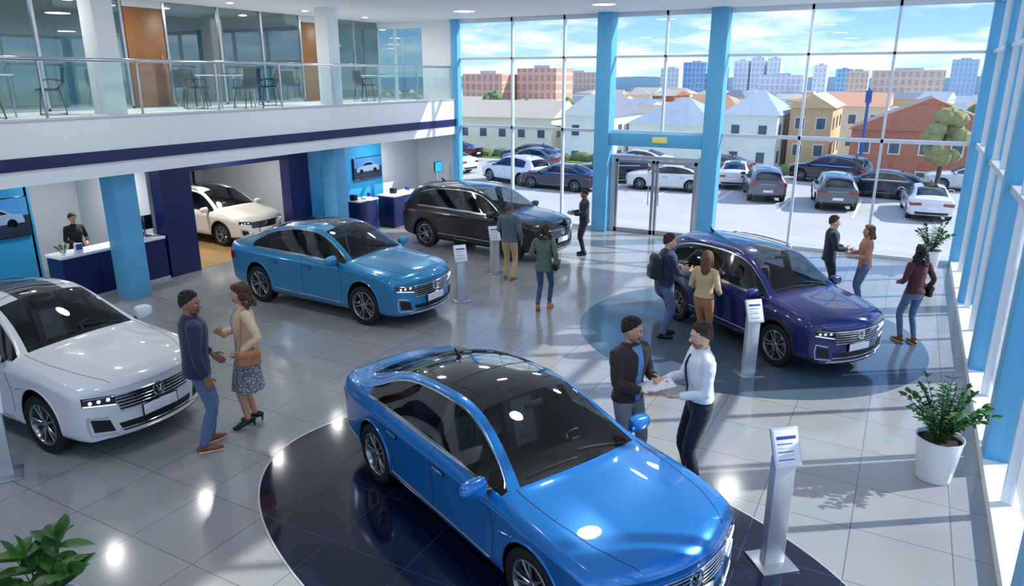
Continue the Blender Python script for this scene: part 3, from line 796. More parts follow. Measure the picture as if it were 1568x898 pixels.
    if fem:
        for s in (1,-1): ell(tm,LM@V((.085,s*.065,1.30)),(.055,.06,.06),top)
    hands=[]
    for s in (1,-1):
        sh=LM@V((-.005,s*sw,1.415)); T=P['wl'] if s>0 else P['wr']; pole=P['pl'] if s>0 else P['pr']
        el,wr=ik(sh,T,.285,.255,pole)
        a=.86 if fem else 1
        tube(tm,[LM@V((0,s*sw*.55,1.42)),sh,sh.lerp(el,.45),el,el.lerp(wr,.4),wr-(wr-el).normalized()*.02],[(.062*a+B*.5),(.063*a+B*.6),(.055*a+B*.6),(.046*a+B*.6),(.045*a+B*.5),(.036*a+B*.5)],top,n=16,sub=2,cap=(.5,.08))
        hands.append((s,el,wr))
    vs,fs=remesh(tm,.011,3,lambda p:.006*noise.noise(V((p.x*8,p.y*8,p.z*16)))); mb.add(vs,fs,top)
    # inner shirt panel
    if inner:
        im=MB(); zs=[max(hem+.02,.94),1.05,1.2,1.33,1.42,1.47]
        def rx(z):
            for (a0,b0,c0),(a1,b1,c1) in zip(prof,prof[1:]):
                if a0<=z<=a1: return b0+(b1-b0)*(z-a0)/(a1-a0)
            return prof[-1][1]
        tube(im,[LM@V((off(q)*.8+rx(q)*.5,0,q)) for q in zs],[(rx(q)*.5+.018,innerw*(1 if q>1.1 else .9)) for q in zs],inner,ref=(1,0,0),n=14,sub=3,cap=(.1,.1)); mb.add(im.v,im.f,inner)
        if tie:
            tube(mb,[LM@V((off(q)*.8+rx(q)+.020,0,q)) for q in (1.08,1.14,1.25,1.36,1.42,1.455)],[(.006,.012),(.007,.032),(.007,.028),(.007,.022),(.007,.017),(.010,.020)],tie,ref=(1,0,0),n=10,cap=(.3,.3))
    if collar:
        pts=[LM@V((.066*math.cos(t)+.005,.066*math.sin(t),1.49+.018*(-math.cos(t)))) for t in [2*math.pi*i/16 for i in range(17)]]
        tube(mb,pts,[(.022,.010)]*17,collar,ref=(0,0,1),n=8,cap=(0,0))
    if belt:
        n=20; pts=[V((.122*math.cos(2*math.pi*i/n),(.166 if not fem else .15)*math.sin(2*math.pi*i/n),1.005-dr)) for i in range(n+1)]
        tube(mb,pts,[(.016,.006)]*(n+1),belt,ref=(0,0,1),n=6,cap=(0,0)); rbox(mb,(.130,0,1.005-dr),(.012,.05,.035),M_steel,.004)
    # hands
    for s,el,wr in hands:
        d=(wr-el).normalized(); hd=P.get('hl' if s>0 else 'hr'); 
        if hd: d=(d*.5+V(hd).normalized()*.8).normalized()
        hand(mb,wr,d,P['nl'] if s>0 else P['nr'],s,P.get('cl' if s>0 else 'cr',P['curl']),skin,.93 if fem else 1.03)
    # head
    hy,hp=P['head']; base=LM@V((.015,0,1.632))
    HM=Matrix.Translation(base)@Matrix.Rotation(math.radians(hy),4,'Z')@Matrix.Rotation(math.radians(hp),4,'Y')
    if fem: HM=HM@Matrix.Scale(.96,4)
    hm=MB()
    def hf(p,d):
        x,y,zz=p
        if d[2]<0:
            t=-d[2]; y*=1-.30*t**1.4
            x*= (1-.40*t) if x<0 else (1-.06*t)
        if x>0:
            for s in (1,-1): x-=.010*math.exp(-((y-s*.031)**2/.00030+(zz-.004)**2/.00018))
            x+=.004*math.exp(-((zz-.030)**2/.00012)); x-=.003*math.exp(-((zz+.045)**2/.0001))
        return V((x,y,zz))
    ell(hm,(0,0,0),(.099,.077,.120),skin,HM,30,24,hf)
    tube(hm,[(.088,0,.018),(.101,0,-.010),(.112,0,-.032),(.098,0,-.040)],[(.008,.008),(.010,.009),(.012,.015),(.008,.014)],skin,ref=(1,0,0),n=10,sub=2,M=HM)
    ell(hm,(.070,0,-.098),(.024,.026,.020),skin,HM)
    for s in (1,-1):
        ell(hm,(-.002,s*.077,-.008),(.019,.009,.032),skin,HM)
    tube(hm,[LM@V((-.01,0,1.42)),LM@V((-.005,0,1.50)),base+V((-.018,0,-.06))],[.062,.055,.055] if not fem else [.052,.043,.043],skin,n=16,sub=2)
    vs,fs=remesh(hm,.0062,1); mb.add(vs,fs,skin)
    lipm=mat('lips_'+skin.name,tuple(c*f for c,f in zip(skin['c'],(.82,.58,.55))),.4)
    ell(mb,(.088,0,-.058),(.011,.024,.0055),lipm,HM,12,8); ell(mb,(.087,0,-.067),(.011,.021,.006),lipm,HM,12,8)
    for s in (1,-1):
        ell(mb,(.081,s*.031,.003),(.0125,.0145,.0095),M_eyew,HM,12,8); ell(mb,(.0895,s*.031,.003),(.005,.0062,.0062),M_iris,HM,10,8)
        ell(mb,(.083,s*.031,.0125),(.013,.017,.004),skin,HM,12,6)
        ell(mb,(.093,s*.031,.027),(.006,.018,.0040),hair,HM,10,6)
    # hair
    def zlim(x): return -.068+(x+.1)*.86
    hb=MB(); k=1.0 if style in('short','fade') else 1.06
    if style=='fade': k=.965
    def cf(p,d):
        q=p+V((-.010,0,.022))
        lim=zlim(q.x)
        if style in ('long','curlylong','curly') and q.x<.02: lim=-.11
        if q.z<lim: return p*.80
        return p*(1+.03*noise.noise(q*40))
    ell(hb,(-.010,0,.022),(.106*k,.087*k,.112*k),hair,HM,34,26,cf)
    rnd=random.Random(name+str(pos))
    if style in ('short','fade','bun'):
        mb.add(hb.v,hb.f,hair)
        if style=='short':
            for i in range(60):
                a=rnd.uniform(-math.pi,math.pi); t=rnd.uniform(.35,1.4); dx=math.cos(t)*math.cos(a);dy=math.cos(t)*math.sin(a);dz=math.sin(t)
                p=V((-.010+.098*dx,.080*dy,.028+.106*dz))
                if p.z>zlim(p.x)+.03: ell(mb,p,(.022,.018,.014),hair,HM,8,6)
        if style=='bun': ell(mb,(-.115,0,.04),(.045,.045,.045),hair,HM)
    else:
        if style=='long':
            tube(hb,[(-.05,0,.09),(-.088,0,.02),(-.10,0,-.08),(-.105,0,-.18),(-.10,0,-.27)],[(.04,.06),(.045,.085),(.04,.088),(.036,.082),(.022,.055)],hair,ref=(1,0,0),n=16,sub=3,M=HM)
            for s in (1,-1): tube(hb,[(.03,s*.05,.10),(.035,s*.080,.03),(.01,s*.088,-.06),(.0,s*.085,-.15),(-.02,s*.075,-.22)],[.022,.024,.026,.026,.014],hair,n=10,sub=3,M=HM)
        else:
            lo=-.16 if style=='curly' else -.22
            N=170 if style=='curly' else 210
            for i in range(N):
                a=rnd.uniform(-math.pi,math.pi); zz=rnd.uniform(lo,.125)
                if zz>.02:
                    c=math.sqrt(max(0,1-((zz-.022)/.115)**2)); p=V((-.015+.108*c*math.cos(a),.09*c*math.sin(a),zz))
                    if p.z<zlim(p.x)+.015: continue
                else:
                    if math.cos(a)>.15: continue
                    w=1+.35*min(1,-zz/.12 if zz<0 else 0); p=V((-.02+.095*w*math.cos(a),.095*w*math.sin(a),zz))
                ell(hb,p,rnd.uniform(.019,.028),hair,HM,8,6)
        vs,fs=remesh(hb,.0075,1,(lambda p:.003*noise.noise(p*70)) if style!='long' else (lambda p:.0015*noise.noise(V((p.x*90,p.y*90,p.z*8)))))
        mb.add(vs,fs,hair)
    if beard:
        bc=tuple(.38*a_+.62*b_ for a_,b_ in zip(hair['c'],skin['c'])); bm_=mat('beard_'+hair.name+skin.name,bc,.8,var=.3,vscale=80)
        ell(mb,(.028,0,-.078),(.062,.0585,.044),bm_,HM,20,14,lambda p,d:V((p.x,p.y*(1-.15*max(0,-d[2])),p.z)) if p.z<.004 else V((p.x*.82,p.y*.97,p.z)))
        ell(mb,(.090,0,-.0495),(.008,.022,.0035),bm_,HM,10,6)
    # bags
    if bag:
        kind,bm_,s=bag
        if kind=='shoulder':
            c=V((.02,s*.245,.93)); rbox(mb,c,(.26,.09,.19),bm_,.035,seg=3)
            rbox(mb,c+V((0,s*.02,.055)),(.265,.075,.10),bm_,.03); ell(mb,c+V((0,s*.062,.02)),.010,M_chrome)
            tube(mb,[c+V((.10,0,.07)),V((.075,s*.20,1.2)),V((.03,s*.14,1.475)),V((-.08,s*.16,1.35)),V((-.10,s*.20,1.15)),c+V((-.10,0,.07))],.008,bm_,sub=4,n=6)
        if kind=='backpack':
            c=LM@V((-.20,0,1.22)); rbox(mb,c,(.16,.30,.42),bm_,.07,seg=3); rbox(mb,c+V((-.085,0,-.08)),(.05,.24,.2),bm_,.02)
            for q in (1,-1): tube(mb,[LM@V((-.12,q*.10,1.40)),LM@V((-.02,q*.11,1.475)),LM@V((.10,q*.11,1.40)),LM@V((.135,q*.12,1.25)),LM@V((.02,q*.17,1.08)),LM@V((-.12,q*.12,1.05))],[(.006,.02)]*6,bm_,sub=3,n=8)
        if kind=='tablet':
            w=V(s); Mt=Matrix.Translation(w)@Matrix.Rotation(math.radians(25),4,'Y'); rbox(mb,(0,0,0),(.20,.27,.010),bm_,.004,Mt)
        if kind=='paper':
            w=V(s); Mt=Matrix.Translation(w)@Matrix.Rotation(math.radians(12),4,'Y')
            rbox(mb,(0,0,0),(.30,.22,.004),M_paper,.001,Mt); rbox(mb,(.02,-.02,.006),(.30,.22,.003),M_paper,.001,Mt@Matrix.Rotation(.15,4,'Z'))
    ob=mb.obj(name,sharp=60); ob.location=(pos[0],pos[1],z); ob.rotation_euler=(0,0,math.radians(yaw)); ob.scale=(h/1.75,)*3
    return ob
def SK(n,c): m=skinm(n,c); m['c']=c; return m
def HK(n,c): m=hairm(n,c); m['c']=c; return m
sk_tan=SK('skin_tan',(.78,.58,.46)); sk_brown=SK('skin_brown',(.58,.41,.31)); sk_fair=SK('skin_fair',(.88,.69,.58)); sk_olive=SK('skin_olive',(.80,.60,.47))
h_blk=HK('hair_black',(.08,.065,.06)); h_brn=HK('hair_dark_brown',(.22,.14,.10)); h_lbr=HK('hair_brown',(.40,.26,.16)); h_gry=HK('hair_grey',(.32,.30,.28)); h_cur=HK('hair_curly_brown',(.30,.18,.12))
c_navy=cloth('navy_jacket',(.11,.15,.27)); c_jean=cloth('blue_jeans',(.31,.41,.55)); c_jeand=cloth('dark_jeans',(.22,.30,.46)); c_beige=cloth('beige_blazer',(.87,.75,.62)); c_khaki=cloth('khaki_trousers',(.76,.64,.46))
c_greyj=cloth('slate_jacket',(.32,.38,.42)); c_green=cloth('olive_green_jacket',(.36,.42,.37)); c_brownj=cloth('dark_brown_jacket',(.18,.13,.13)); c_dsh=cloth('denim_blue_shirt',(.42,.56,.78)); c_wsh=cloth('white_shirt',(.90,.92,.96),bump=.3)
c_suit=cloth('dark_navy_suit',(.10,.13,.21)); c_pant=cloth('navy_trousers',(.08,.10,.19)); c_pink=cloth('dusty_pink_jacket',(.72,.52,.42)); c_red=cloth('burgundy_top',(.32,.10,.13)); c_tant=cloth('tan_trousers',(.66,.44,.29)); c_black=cloth('black_clothing',(.07,.07,.08))
c_bt=cloth('beige_jacket',(.76,.67,.50)); c_tie=mat('navy_tie',(.05,.08,.22),.5); c_grayp=cloth('grey_trousers',(.50,.51,.53)); c_blouse=cloth('grey_blouse',(.66,.64,.64))
M_bagtan=mat('tan_leather_bag',(.76,.50,.32),.45,var=.1); M_bagblk=mat('black_leather_bag',(.05,.05,.06),.4,var=.1); M_beltb=mat('belt_brown',(.25,.14,.08),.4)
# patterned dress
c_dress=bpy.data.materials.new('patterned_dress'); c_dress.use_nodes=True; nt=c_dress.node_tree; b=nt.nodes['Principled BSDF']; b.inputs['Roughness'].default_value=.8
vo=nt.nodes.new('ShaderNodeTexVoronoi'); vo.inputs['Scale'].default_value=38; tc=nt.nodes.new('ShaderNodeTexCoord'); cr=nt.nodes.new('ShaderNodeValToRGB')
nt.links.new(tc.outputs['Object'],vo.inputs['Vector']); nt.links.new(vo.outputs['Distance'],cr.inputs[0]); nt.links.new(cr.outputs[0],b.inputs['Base Color'])
cr.color_ramp.elements[0].position=.25; cr.color_ramp.elements[0].color=(*lin((.80,.78,.76)),1); cr.color_ramp.elements[1].position=.50; cr.color_ramp.elements[1].color=(*lin((.42,.43,.47)),1)
FW=dict(pl=(-.7,.55,-.5),pr=(-.7,-.55,-.5))
person('man_in_navy_jacket',(-7.14,5.20),62,2.0,skin=sk_brown,hair=h_blk,style='short',top=c_navy,hem=.86,bulk=.020,legs=c_jean,shoe=M_shoe_b,collar=c_navy,
   pose=dict(head=(-38,4),wl=(.20,.20,.98),wr=(.04,-.27,.90),fl=(.06,.10,20,0),fr=(-.04,-.10,-6,0),curl=40),beard=True)
person('woman_in_beige_blazer',(-7.12,5.95),236,1.92,True,sk_olive,h_cur,'curly',c_beige,.86,.014,inner=c_blouse,innerw=.06,legs=c_dress,leg='dress',shoe=M_shoe_k,
   pose=dict(head=(-12,8),wr=(.26,-.10,1.16),nr=(0,1,.3),hr=(.3,.1,.8),cr=75,wl=(.10,.24,1.02),cl=70,nl=(0,-.6,.5),fl=(.08,.06,8,0),fr=(-.03,-.07,-20,0),**FW),bag=('shoulder',M_bagtan,1))
person('man_in_dark_suit',(-7.03,16.75),215,1.68,skin=sk_brown,hair=h_blk,style='fade',top=c_suit,hem=.88,bulk=.014,legs=c_pant,shoe=M_shoe_k,inner=c_wsh,innerw=.03,
   pose=dict(head=(0,12),wl=(.30,.10,1.12),wr=(.30,-.10,1.14),nl=(0,-.3,1),nr=(0,.3,1),curl=45,**FW),bag=('tablet',M_blackg,(.38,0,1.18)))
person('man_in_khaki_trousers',(-7.52,13.67),95,1.76,skin=sk_brown,hair=h_gry,style='fade',top=c_greyj,hem=.90,bulk=.016,legs=c_khaki,shoe=M_shoe_b,collar=c_greyj,
   pose=dict(head=(-15,6),wl=(.22,.14,1.08),nl=(0,-1,.4),wr=(.06,-.26,.92),fl=(.04,.11,20,0),fr=(-.02,-.09,-10,0),**FW))
person('woman_in_green_jacket',(-5.9,12.12),100,1.74,True,sk_tan,h_brn,'curly',c_green,.84,.016,legs=c_jeand,shoe=M_bagtan,
   pose=dict(head=(10,2),wl=(.18,.20,1.0),wr=(-.05,-.25,.90),fl=(-.18,.07,10,.07),fr=(.16,-.07,-6,0),drop=.03,**FW),bag=('shoulder',M_bagblk,-1))
person('man_with_backpack',(-3.38,11.78),35,1.84,skin=sk_fair,hair=h_brn,style='short',top=c_navy,hem=.90,bulk=.014,legs=c_jean,shoe=M_shoe_k,collar=c_navy,
   pose=dict(head=(0,6),wl=(.30,.12,1.14),wr=(.33,-.12,1.16),nl=(0,-1,.2),nr=(0,1,.2),curl=35,fl=(.06,.10,5,0),fr=(-.05,-.10,-10,0),**FW),bag=('backpack',c_suit,0),beard=True)
person('woman_in_beige_jacket',(-2.62,11.36),75,1.72,True,sk_fair,h_lbr,'long',c_bt,.98,.016,legs=c_tant,shoe=M_shoe_b,
   pose=dict(head=(20,5),wl=(.22,.16,1.06),wr=(.16,-.20,1.04),nl=(0,-1,.3),nr=(0,1,.3),fl=(.05,.08,5,0),fr=(-.04,-.08,-5,0),**FW))
person('man_in_brown_jacket',(-2.36,7.0),-22,1.93,skin=sk_tan,hair=h_blk,style='short',top=c_brownj,hem=.92,bulk=.018,inner=c_dsh,innerw=.07,legs=c_grayp,shoe=M_shoe_k,collar=c_dsh,
   pose=dict(head=(24,8),wl=(.28,.12,1.13),wr=(.27,-.10,1.10),nl=(0,-.5,.9),nr=(0,.4,.9),curl=40,fl=(.02,.11,8,0),fr=(-.01,-.11,-8,0),**FW),beard=True,belt=M_beltb)
person('salesman_in_white_shirt',(-1.60,7.15),214,1.95,skin=sk_fair,hair=h_brn,style='short',top=c_wsh,hem=1.0,bulk=.004,inner=c_wsh,innerw=.04,legs=c_pant,shoe=M_shoe_k,collar=c_wsh,tie=c_tie,belt=M_beltb,
   pose=dict(head=(-8,10),wl=(.27,.13,1.08),wr=(.33,-.12,1.15),nl=(0,-.5,.9),nr=(0,.5,.9),curl=42,lean=2,fl=(.02,.10,8,0),fr=(.0,-.11,-8,0),**FW),beard=True,bag=('paper',None,(.42,-.02,1.135)))
person('man_in_suit_jacket',(-1.12,15.4),15,1.76,skin=sk_fair,hair=h_brn,style='short',top=c_suit,hem=.86,bulk=.014,inner=c_wsh,innerw=.035,legs=c_pant,shoe=M_shoe_k,
   pose=dict(head=(0,5),wl=(.28,.14,1.10),wr=(.30,-.14,1.12),nl=(0,-.6,.8),nr=(0,.6,.8),**FW))
person('woman_in_pink_jacket',(-.46,15.25),200,1.66,True,sk_tan,h_lbr,'curly',c_pink,.88,.014,legs=c_jean,shoe=M_shoe_k,
   pose=dict(head=(0,-2),wl=(.27,.12,1.10),wr=(.28,-.12,1.14),nl=(0,-.6,.8),nr=(0,.6,.8),**FW))
person('woman_in_burgundy_top',(.41,13.49),130,1.73,True,sk_tan,h_blk,'curlylong',c_red,.92,.012,legs=c_jean,shoe=M_shoe_b,
   pose=dict(head=(0,0),wl=(.20,.18,1.06),wr=(.02,-.24,.92),fl=(.08,.08,5,0),fr=(-.08,-.07,-5,0),drop=.01,**FW),bag=('shoulder',M_bagblk,-1))
person('receptionist',(-15.5,8.8),-8,1.62,True,sk_tan,h_blk,'bun',c_black,.88,.008,legs=c_black,shoe=M_shoe_k,
   pose=dict(head=(0,10),wl=(.26,.14,1.10),wr=(.28,-.14,1.10),nl=(0,0,-1),nr=(0,0,-1),**FW))
print('people',time.time()-T0)
# ================================================================== FURNITURE
mb=MB()
box(mb,(-14.75,7.85,0),(-14.45,10.17,.92),M_navy); box(mb,(-14.44,7.85,0),(-14.43,10.17,.06),M_silver)
rbox(mb,(-14.70,9.0,.95),(.56,2.34,.06),M_paper,.01); box(mb,(-14.95,7.85,0),(-14.75,7.92,.92),M_navy)
for q in (8.6,9.4): box(mb,(-14.449,q,.0),(-14.444,q+.012,.92),M_plast)
for q in (8.3,9.7): rbox(mb,(-14.58,q,1.07),(.05,.16,.18),M_paper,.005); rbox(mb,(-14.55,q+.0,1.09),(.02,.12,.12),M_bluepr,.003)
M1=Matrix.Translation((-14.80,9.95,.98))@Matrix.Rotation(math.pi,4,'Z')
rbox(mb,(0,0,.30),(.03,.42,.32),M_blackg,.008,M1); tube(mb,[(0,0,.0),(0,0,.18)],.016,M_plast,M=M1); rbox(mb,(0,0,.008),(.16,.2,.014),M_plast,.004,M1)
mb.obj('reception_counter')
M_tvsky=mat('tv_picture_sky',(.20,.42,.62),.3,var=.3,emit=.5); M_tvgr=mat('tv_picture_ground',(.10,.14,.20),.3,var=.3,emit=.3); M_tvcar=mat('tv_picture_car',(.45,.55,.66),.3,var=.2,emit=.3)
def tv(x,y,z,w,h,name='wall_tv'):
    mb=MB(); rbox(mb,(x,y,z),(.05,w,h),M_blackg,.008); X=x+.027
    a,b,c,d=y-w/2+.02,y+w/2-.02,z-h/2+.02,z+h/2-.02
    mb.add([(X,a,c),(X,b,c),(X,b,z+.02),(X,a,z+.02)],[(0,1,2,3)],M_tvgr); mb.add([(X,a,z+.02),(X,b,z+.02),(X,b,d),(X,a,d)],[(0,1,2,3)],M_tvsky)
    k=min(w*.42,h*.8); pr=[(-1,-.12),(-1,.05),(-.9,.16),(-.55,.20),(-.3,.40),(.3,.42),(.62,.22),(.95,.16),(1,0),(1,-.12)]
    pp=[(X+.002,y+u*k,z-.06*h+v*k) for u,v in pr]; mb.add(pp,[tuple(range(len(pp)))],M_tvcar)
    gp=[(X+.003,y+u*k,z-.06*h+v*k) for u,v in ((-.48,.21),(-.26,.36),(.27,.37),(.50,.22))]; mb.add(gp,[(0,1,2,3)],M_blackg)
    for u in (-.6,.6):
        cc=[(X+.003,y+u*k+.16*k*math.cos(t*math.pi/8),z-.06*h-.12*k+.16*k*math.sin(t*math.pi/8)) for t in range(16)]; mb.add(cc,[tuple(range(16))],M_blackg)
    return mb.obj(name)
tv(-16.46,7.7,1.55,1.5,.85); tv(-14.46,15.75,1.72,.62,.62); tv(-14.46,17.3,1.75,1.3,.66)
def desk(x,y,w,d,h,name='navy_service_desk'):
    mb=MB(); rbox(mb,(x,y,h/2),(d,w,h-.02),M_navy,.01); rbox(mb,(x,y,h),(d+.06,w+.06,.04),M_paper,.008)
    rbox(mb,(x-.05,y-.3,h+.10),(.2,.14,.16),M_plast,.02); rbox(mb,(x+.05,y+.15,h+.04),(.2,.28,.03),M_paper,.004); rbox(mb,(x,y+.35,h+.08),(.12,.1,.14),M_bluepr,.01)
    return mb.obj(name)
desk(-13.7,17.9,1.5,.6,.95); desk(-13.9,16.3,.8,.5,.95)
mb=MB(); rbox(mb,(-13.35,19.4,.75),(.1,.1,1.45),M_steel,.02); rbox(mb,(-13.35,19.4,.015),(.4,.4,.03),M_steel,.01); rbox(mb,(-13.30,19.4,1.62),(.05,.42,.34),M_blackg,.01); box(mb,(-13.274,19.21,1.47),(-13.27,19.59,1.77),M_screen2); mb.obj('information_kiosk')
# info pedestals
def pedestal(x,y,h,rz):
    mb=MB(); M1=Matrix.Translation((x,y,0))@Matrix.Rotation(math.radians(rz),4,'Z')
    rbox(mb,(0,0,.012),(.36,.36,.024),M_steel,.006,M1); rbox(mb,(0,0,(h-.25)/2+.02),(.10,.20,h-.25),M_silver,.008,M1)
    M2=M1@Matrix.Translation((.01,0,h-.14))@Matrix.Rotation(math.radians(-24),4,'Y')
    rbox(mb,(0,0,0),(.035,.27,.36),M_silver,.01,M2); rbox(mb,(.020,0,0),(.006,.235,.32),M_paper,.001,M2)
    rbox(mb,(.024,0,.09),(.003,.19,.028),M_bluepr,.001,M2)
    for k in range(5): rbox(mb,(.024,-.02,.035-.035*k),(.003,.15,.008),M_grey if k%2 else M_bluepr,.001,M2)
    return mb.obj('info_pedestal')
pedestal(-.61,6.24,1.36,-50); pedestal(-1.72,10.78,1.16,-50); pedestal(-7.66,11.87,1.13,-40); pedestal(-8.14,14.08,1.08,-40); pedestal(-8.62,3.62,1.10,-30)
# plants
def leafblade(mb,base,d,up,L,W,m,droop=.3,n=4):
    d=V(d).normalized(); s=d.cross(V(up)); s=s.normalized() if s.length>1e-3 else V((1,0,0)); nn=s.cross(d)
    vs=[];fs=[]
    for i in range(n+1):
        t=i/n; c=base+d*(L*t)+V((0,0,-droop*L*t*t)); w=W*math.sin(math.pi*min(.98,.08+.9*t))**.8
        vs+= [c-s*w+nn*w*.25,c,c+s*w+nn*w*.25]
    for i in range(n):
        a=i*3; fs+=[(a,a+1,a+4,a+3),(a+1,a+2,a+5,a+4)]
    mb.add(vs,fs,m)
def potted(name,x,y,ph,pr,fh,ns,spread,leafL,leafW,m,seed=1,z=0,pairs=9):
    r=random.Random(seed); mb=MB(); Mx=Matrix.Translation((x,y,z))
    lathe(mb,[(0,0),(pr*.72,0),(pr*.74,.02),(pr*.95,ph*.9),(pr,ph),(pr*.93,ph),(pr*.90,ph-.04)],M_pot,Mx,36); lathe(mb,[(pr*.91,ph-.05),(0,ph-.03)],M_soil,Mx,24)
    for i in range(ns):
        a=r.uniform(0,2*math.pi); sp=spread*r.uniform(.25,1); hh=(fh-ph)*r.uniform(.6,1.0)*(1-.35*sp/spread)
        p0=V((x+.05*math.cos(a),y+.05*math.sin(a),z+ph-.05)); pts=[]
        for k in range(pairs+1):
            t=k/pairs; pts.append(p0+V((math.cos(a)*sp*t**1.4,math.sin(a)*sp*t**1.4,hh*(t-.18*t*t*(sp/spread))*1.15)))
        tube(mb,pts,[.007*(1-.6*k/pairs) for k in range(pairs+1)],M_leaf2,n=5)
        for k in range(2,pairs+1):
            tg=(pts[k]-pts[k-1]).normalized(); sd=tg.cross(V((0,0,1)))
            if sd.length<.1: sd=V((math.sin(a),-math.cos(a),0))
            sd.normalize()
            for s in (1,-1):
                dd=sd*s*r.uniform(.7,1)+tg*r.uniform(.3,.8)+V((0,0,r.uniform(-.2,.35)))
                leafblade(mb,pts[k],dd,V((0,0,1)),leafL*r.uniform(.7,1.1),leafW,m if r.random()<.6 else M_leaf2,r.uniform(.1,.5))
        leafblade(mb,pts[-1],tg,V((sd)),leafL,leafW,m)
    return mb.obj(name,sharp=80)
potted('potted_plant',.75,8.70,.52,.25,1.36,34,.42,.11,.022,M_leaf,3)
potted('potted_plant',.75,19.2,.5,.26,1.30,20,.36,.13,.026,M_leaf,5)
potted('potted_broadleaf_plant',-5.3,2.3,.55,.25,1.08,11,.46,.26,.060,M_leaf,9,pairs=4)
potted('counter_succulent',-14.6,8.0,.10,.05,.26,8,.08,.07,.014,M_leaf,9,z=.98,pairs=4)
# mezzanine furniture
def chair(x,y,z,deg):
    mb=MB(); M1=Matrix.Translation((x,y,z))@Matrix.Rotation(math.radians(deg),4,'Z')
    vs=[];fs=[];n=8;prof=[(.24,.44),(.20,.455),(.05,.45),(-.12,.45),(-.20,.49),(-.24,.60),(-.27,.75),(-.29,.88)]
    for i,(px,pz) in enumerate(prof):
        w=.25 if i<5 else .25-.008*(i-4)
        for j in range(n+1):
            u=j/n*2-1; vs.append(M1@V((px+(.05*u*u if i>3 else 0),w*u,pz+(.04*u*u if i<=4 else 0))))
    for i in range(len(prof)-1):
        for j in range(n): a=i*(n+1)+j; fs.append((a,a+1,a+n+2,a+n+1))
    vs2=[v-V((0,0,.025)) for v in vs]
    mb.add(vs,fs,M_chairf); mb.add(vs2,[tuple(reversed(f)) for f in fs],M_chairf)
    for s in (1,-1):
        tube(mb,[(.16,s*.18,.44),(.22,s*.24,.02),(-.22,s*.24,.02),(-.16,s*.18,.44)],.013,M_plast,M=M1,n=8)
        tube(mb,[(-.25,s*.22,.62),(-.02,s*.26,.66),(.12,s*.26,.64),(.14,s*.23,.46)],.014,M_plast,M=M1,n=8)
    return mb.obj('office_chair')
def table(x,y,z,w=1.1,d=.8):
    mb=MB(); rbox(mb,(x,y,z+.735),(d,w,.03),M_paper,.01)
    for a in (1,-1):
        for b in (1,-1): tube(mb,[(x+a*(d/2-.06),y+b*(w/2-.06),z+.72),(x+a*(d/2-.06),y+b*(w/2-.06),z)],.018,M_steel,n=8)
    rbox(mb,(x,y+.1,z+.77),(.22,.3,.02),M_plast,.005)
    return mb.obj('meeting_table')
Zm=3.7
table(-14.7,7.0,Zm); chair(-14.5,8.25,Zm,-120); chair(-14.9,5.8,Zm,80); chair(-15.5,7.2,Zm,0); chair(-13.8,6.7,Zm,170)
table(-14.5,12.4,Zm); chair(-14.3,11.3,Zm,60); chair(-14.3,13.5,Zm,-120); chair(-15.4,12.2,Zm,10); chair(-13.5,12.1,Zm,175)
table(-14.8,18.5,Zm,.9,.7); chair(-14.5,17.4,Zm,70)
for yy,w in ((7.6,1.7),(13.6,1.5)):
    mb=MB(); rbox(mb,(-19.46,yy,4.95),(.04,w,1.2),M_paper,.01); rbox(mb,(-19.42,yy,4.34),(.08,w,.03),M_steel,.005); mb.obj('whiteboard')
# ================================================================== EXTERIOR
M_asph=mat('pale_asphalt',(.74,.73,.72),.85,var=.12,vscale=.6); M_grass=mat('grass',(.50,.60,.32),.9,var=.3,vscale=3); M_land=mat('suburb_ground',(.66,.68,.58),.9,var=.3,vscale=.05)
def gz(y):
    pts=[(-200,-.21),(22,-.21),(27,-1.06),(44,-1.06),(52,-3.1),(120,-6),(400,-14),(2500,-30)]
    for (a,b),(c,d) in zip(pts,pts[1:]):
        if y<=c: return b+(d-b)*(y-a)/(c-a)
    return -30
mb=MB(); ysl=[-60,0,22,27,35,44,52,80,120,250,400,900,2500]
for a,b in zip(ysl,ysl[1:]):
    x0=-900; x1=900
    mb.add([(x0,a,gz(a)),(x1,a,gz(a)),(x1,b,gz(b)),(x0,b,gz(b))],[(0,1,2,3)],M_asph if b<=44 else M_land)
mb.obj('outdoor_ground')
mb=MB()
for i in range(12):
    xx=-22+i*2.9; mb.add([(xx,31.5,ZG+.01),(xx+.12,31.5,ZG+.01),(xx+.12,37.0,ZG+.01),(xx,37.0,ZG+.01)],[(0,1,2,3)],M_paper)
mb.obj('parking_lines')
M_wd=mat('house_window_dark',(.30,.36,.44),.15)
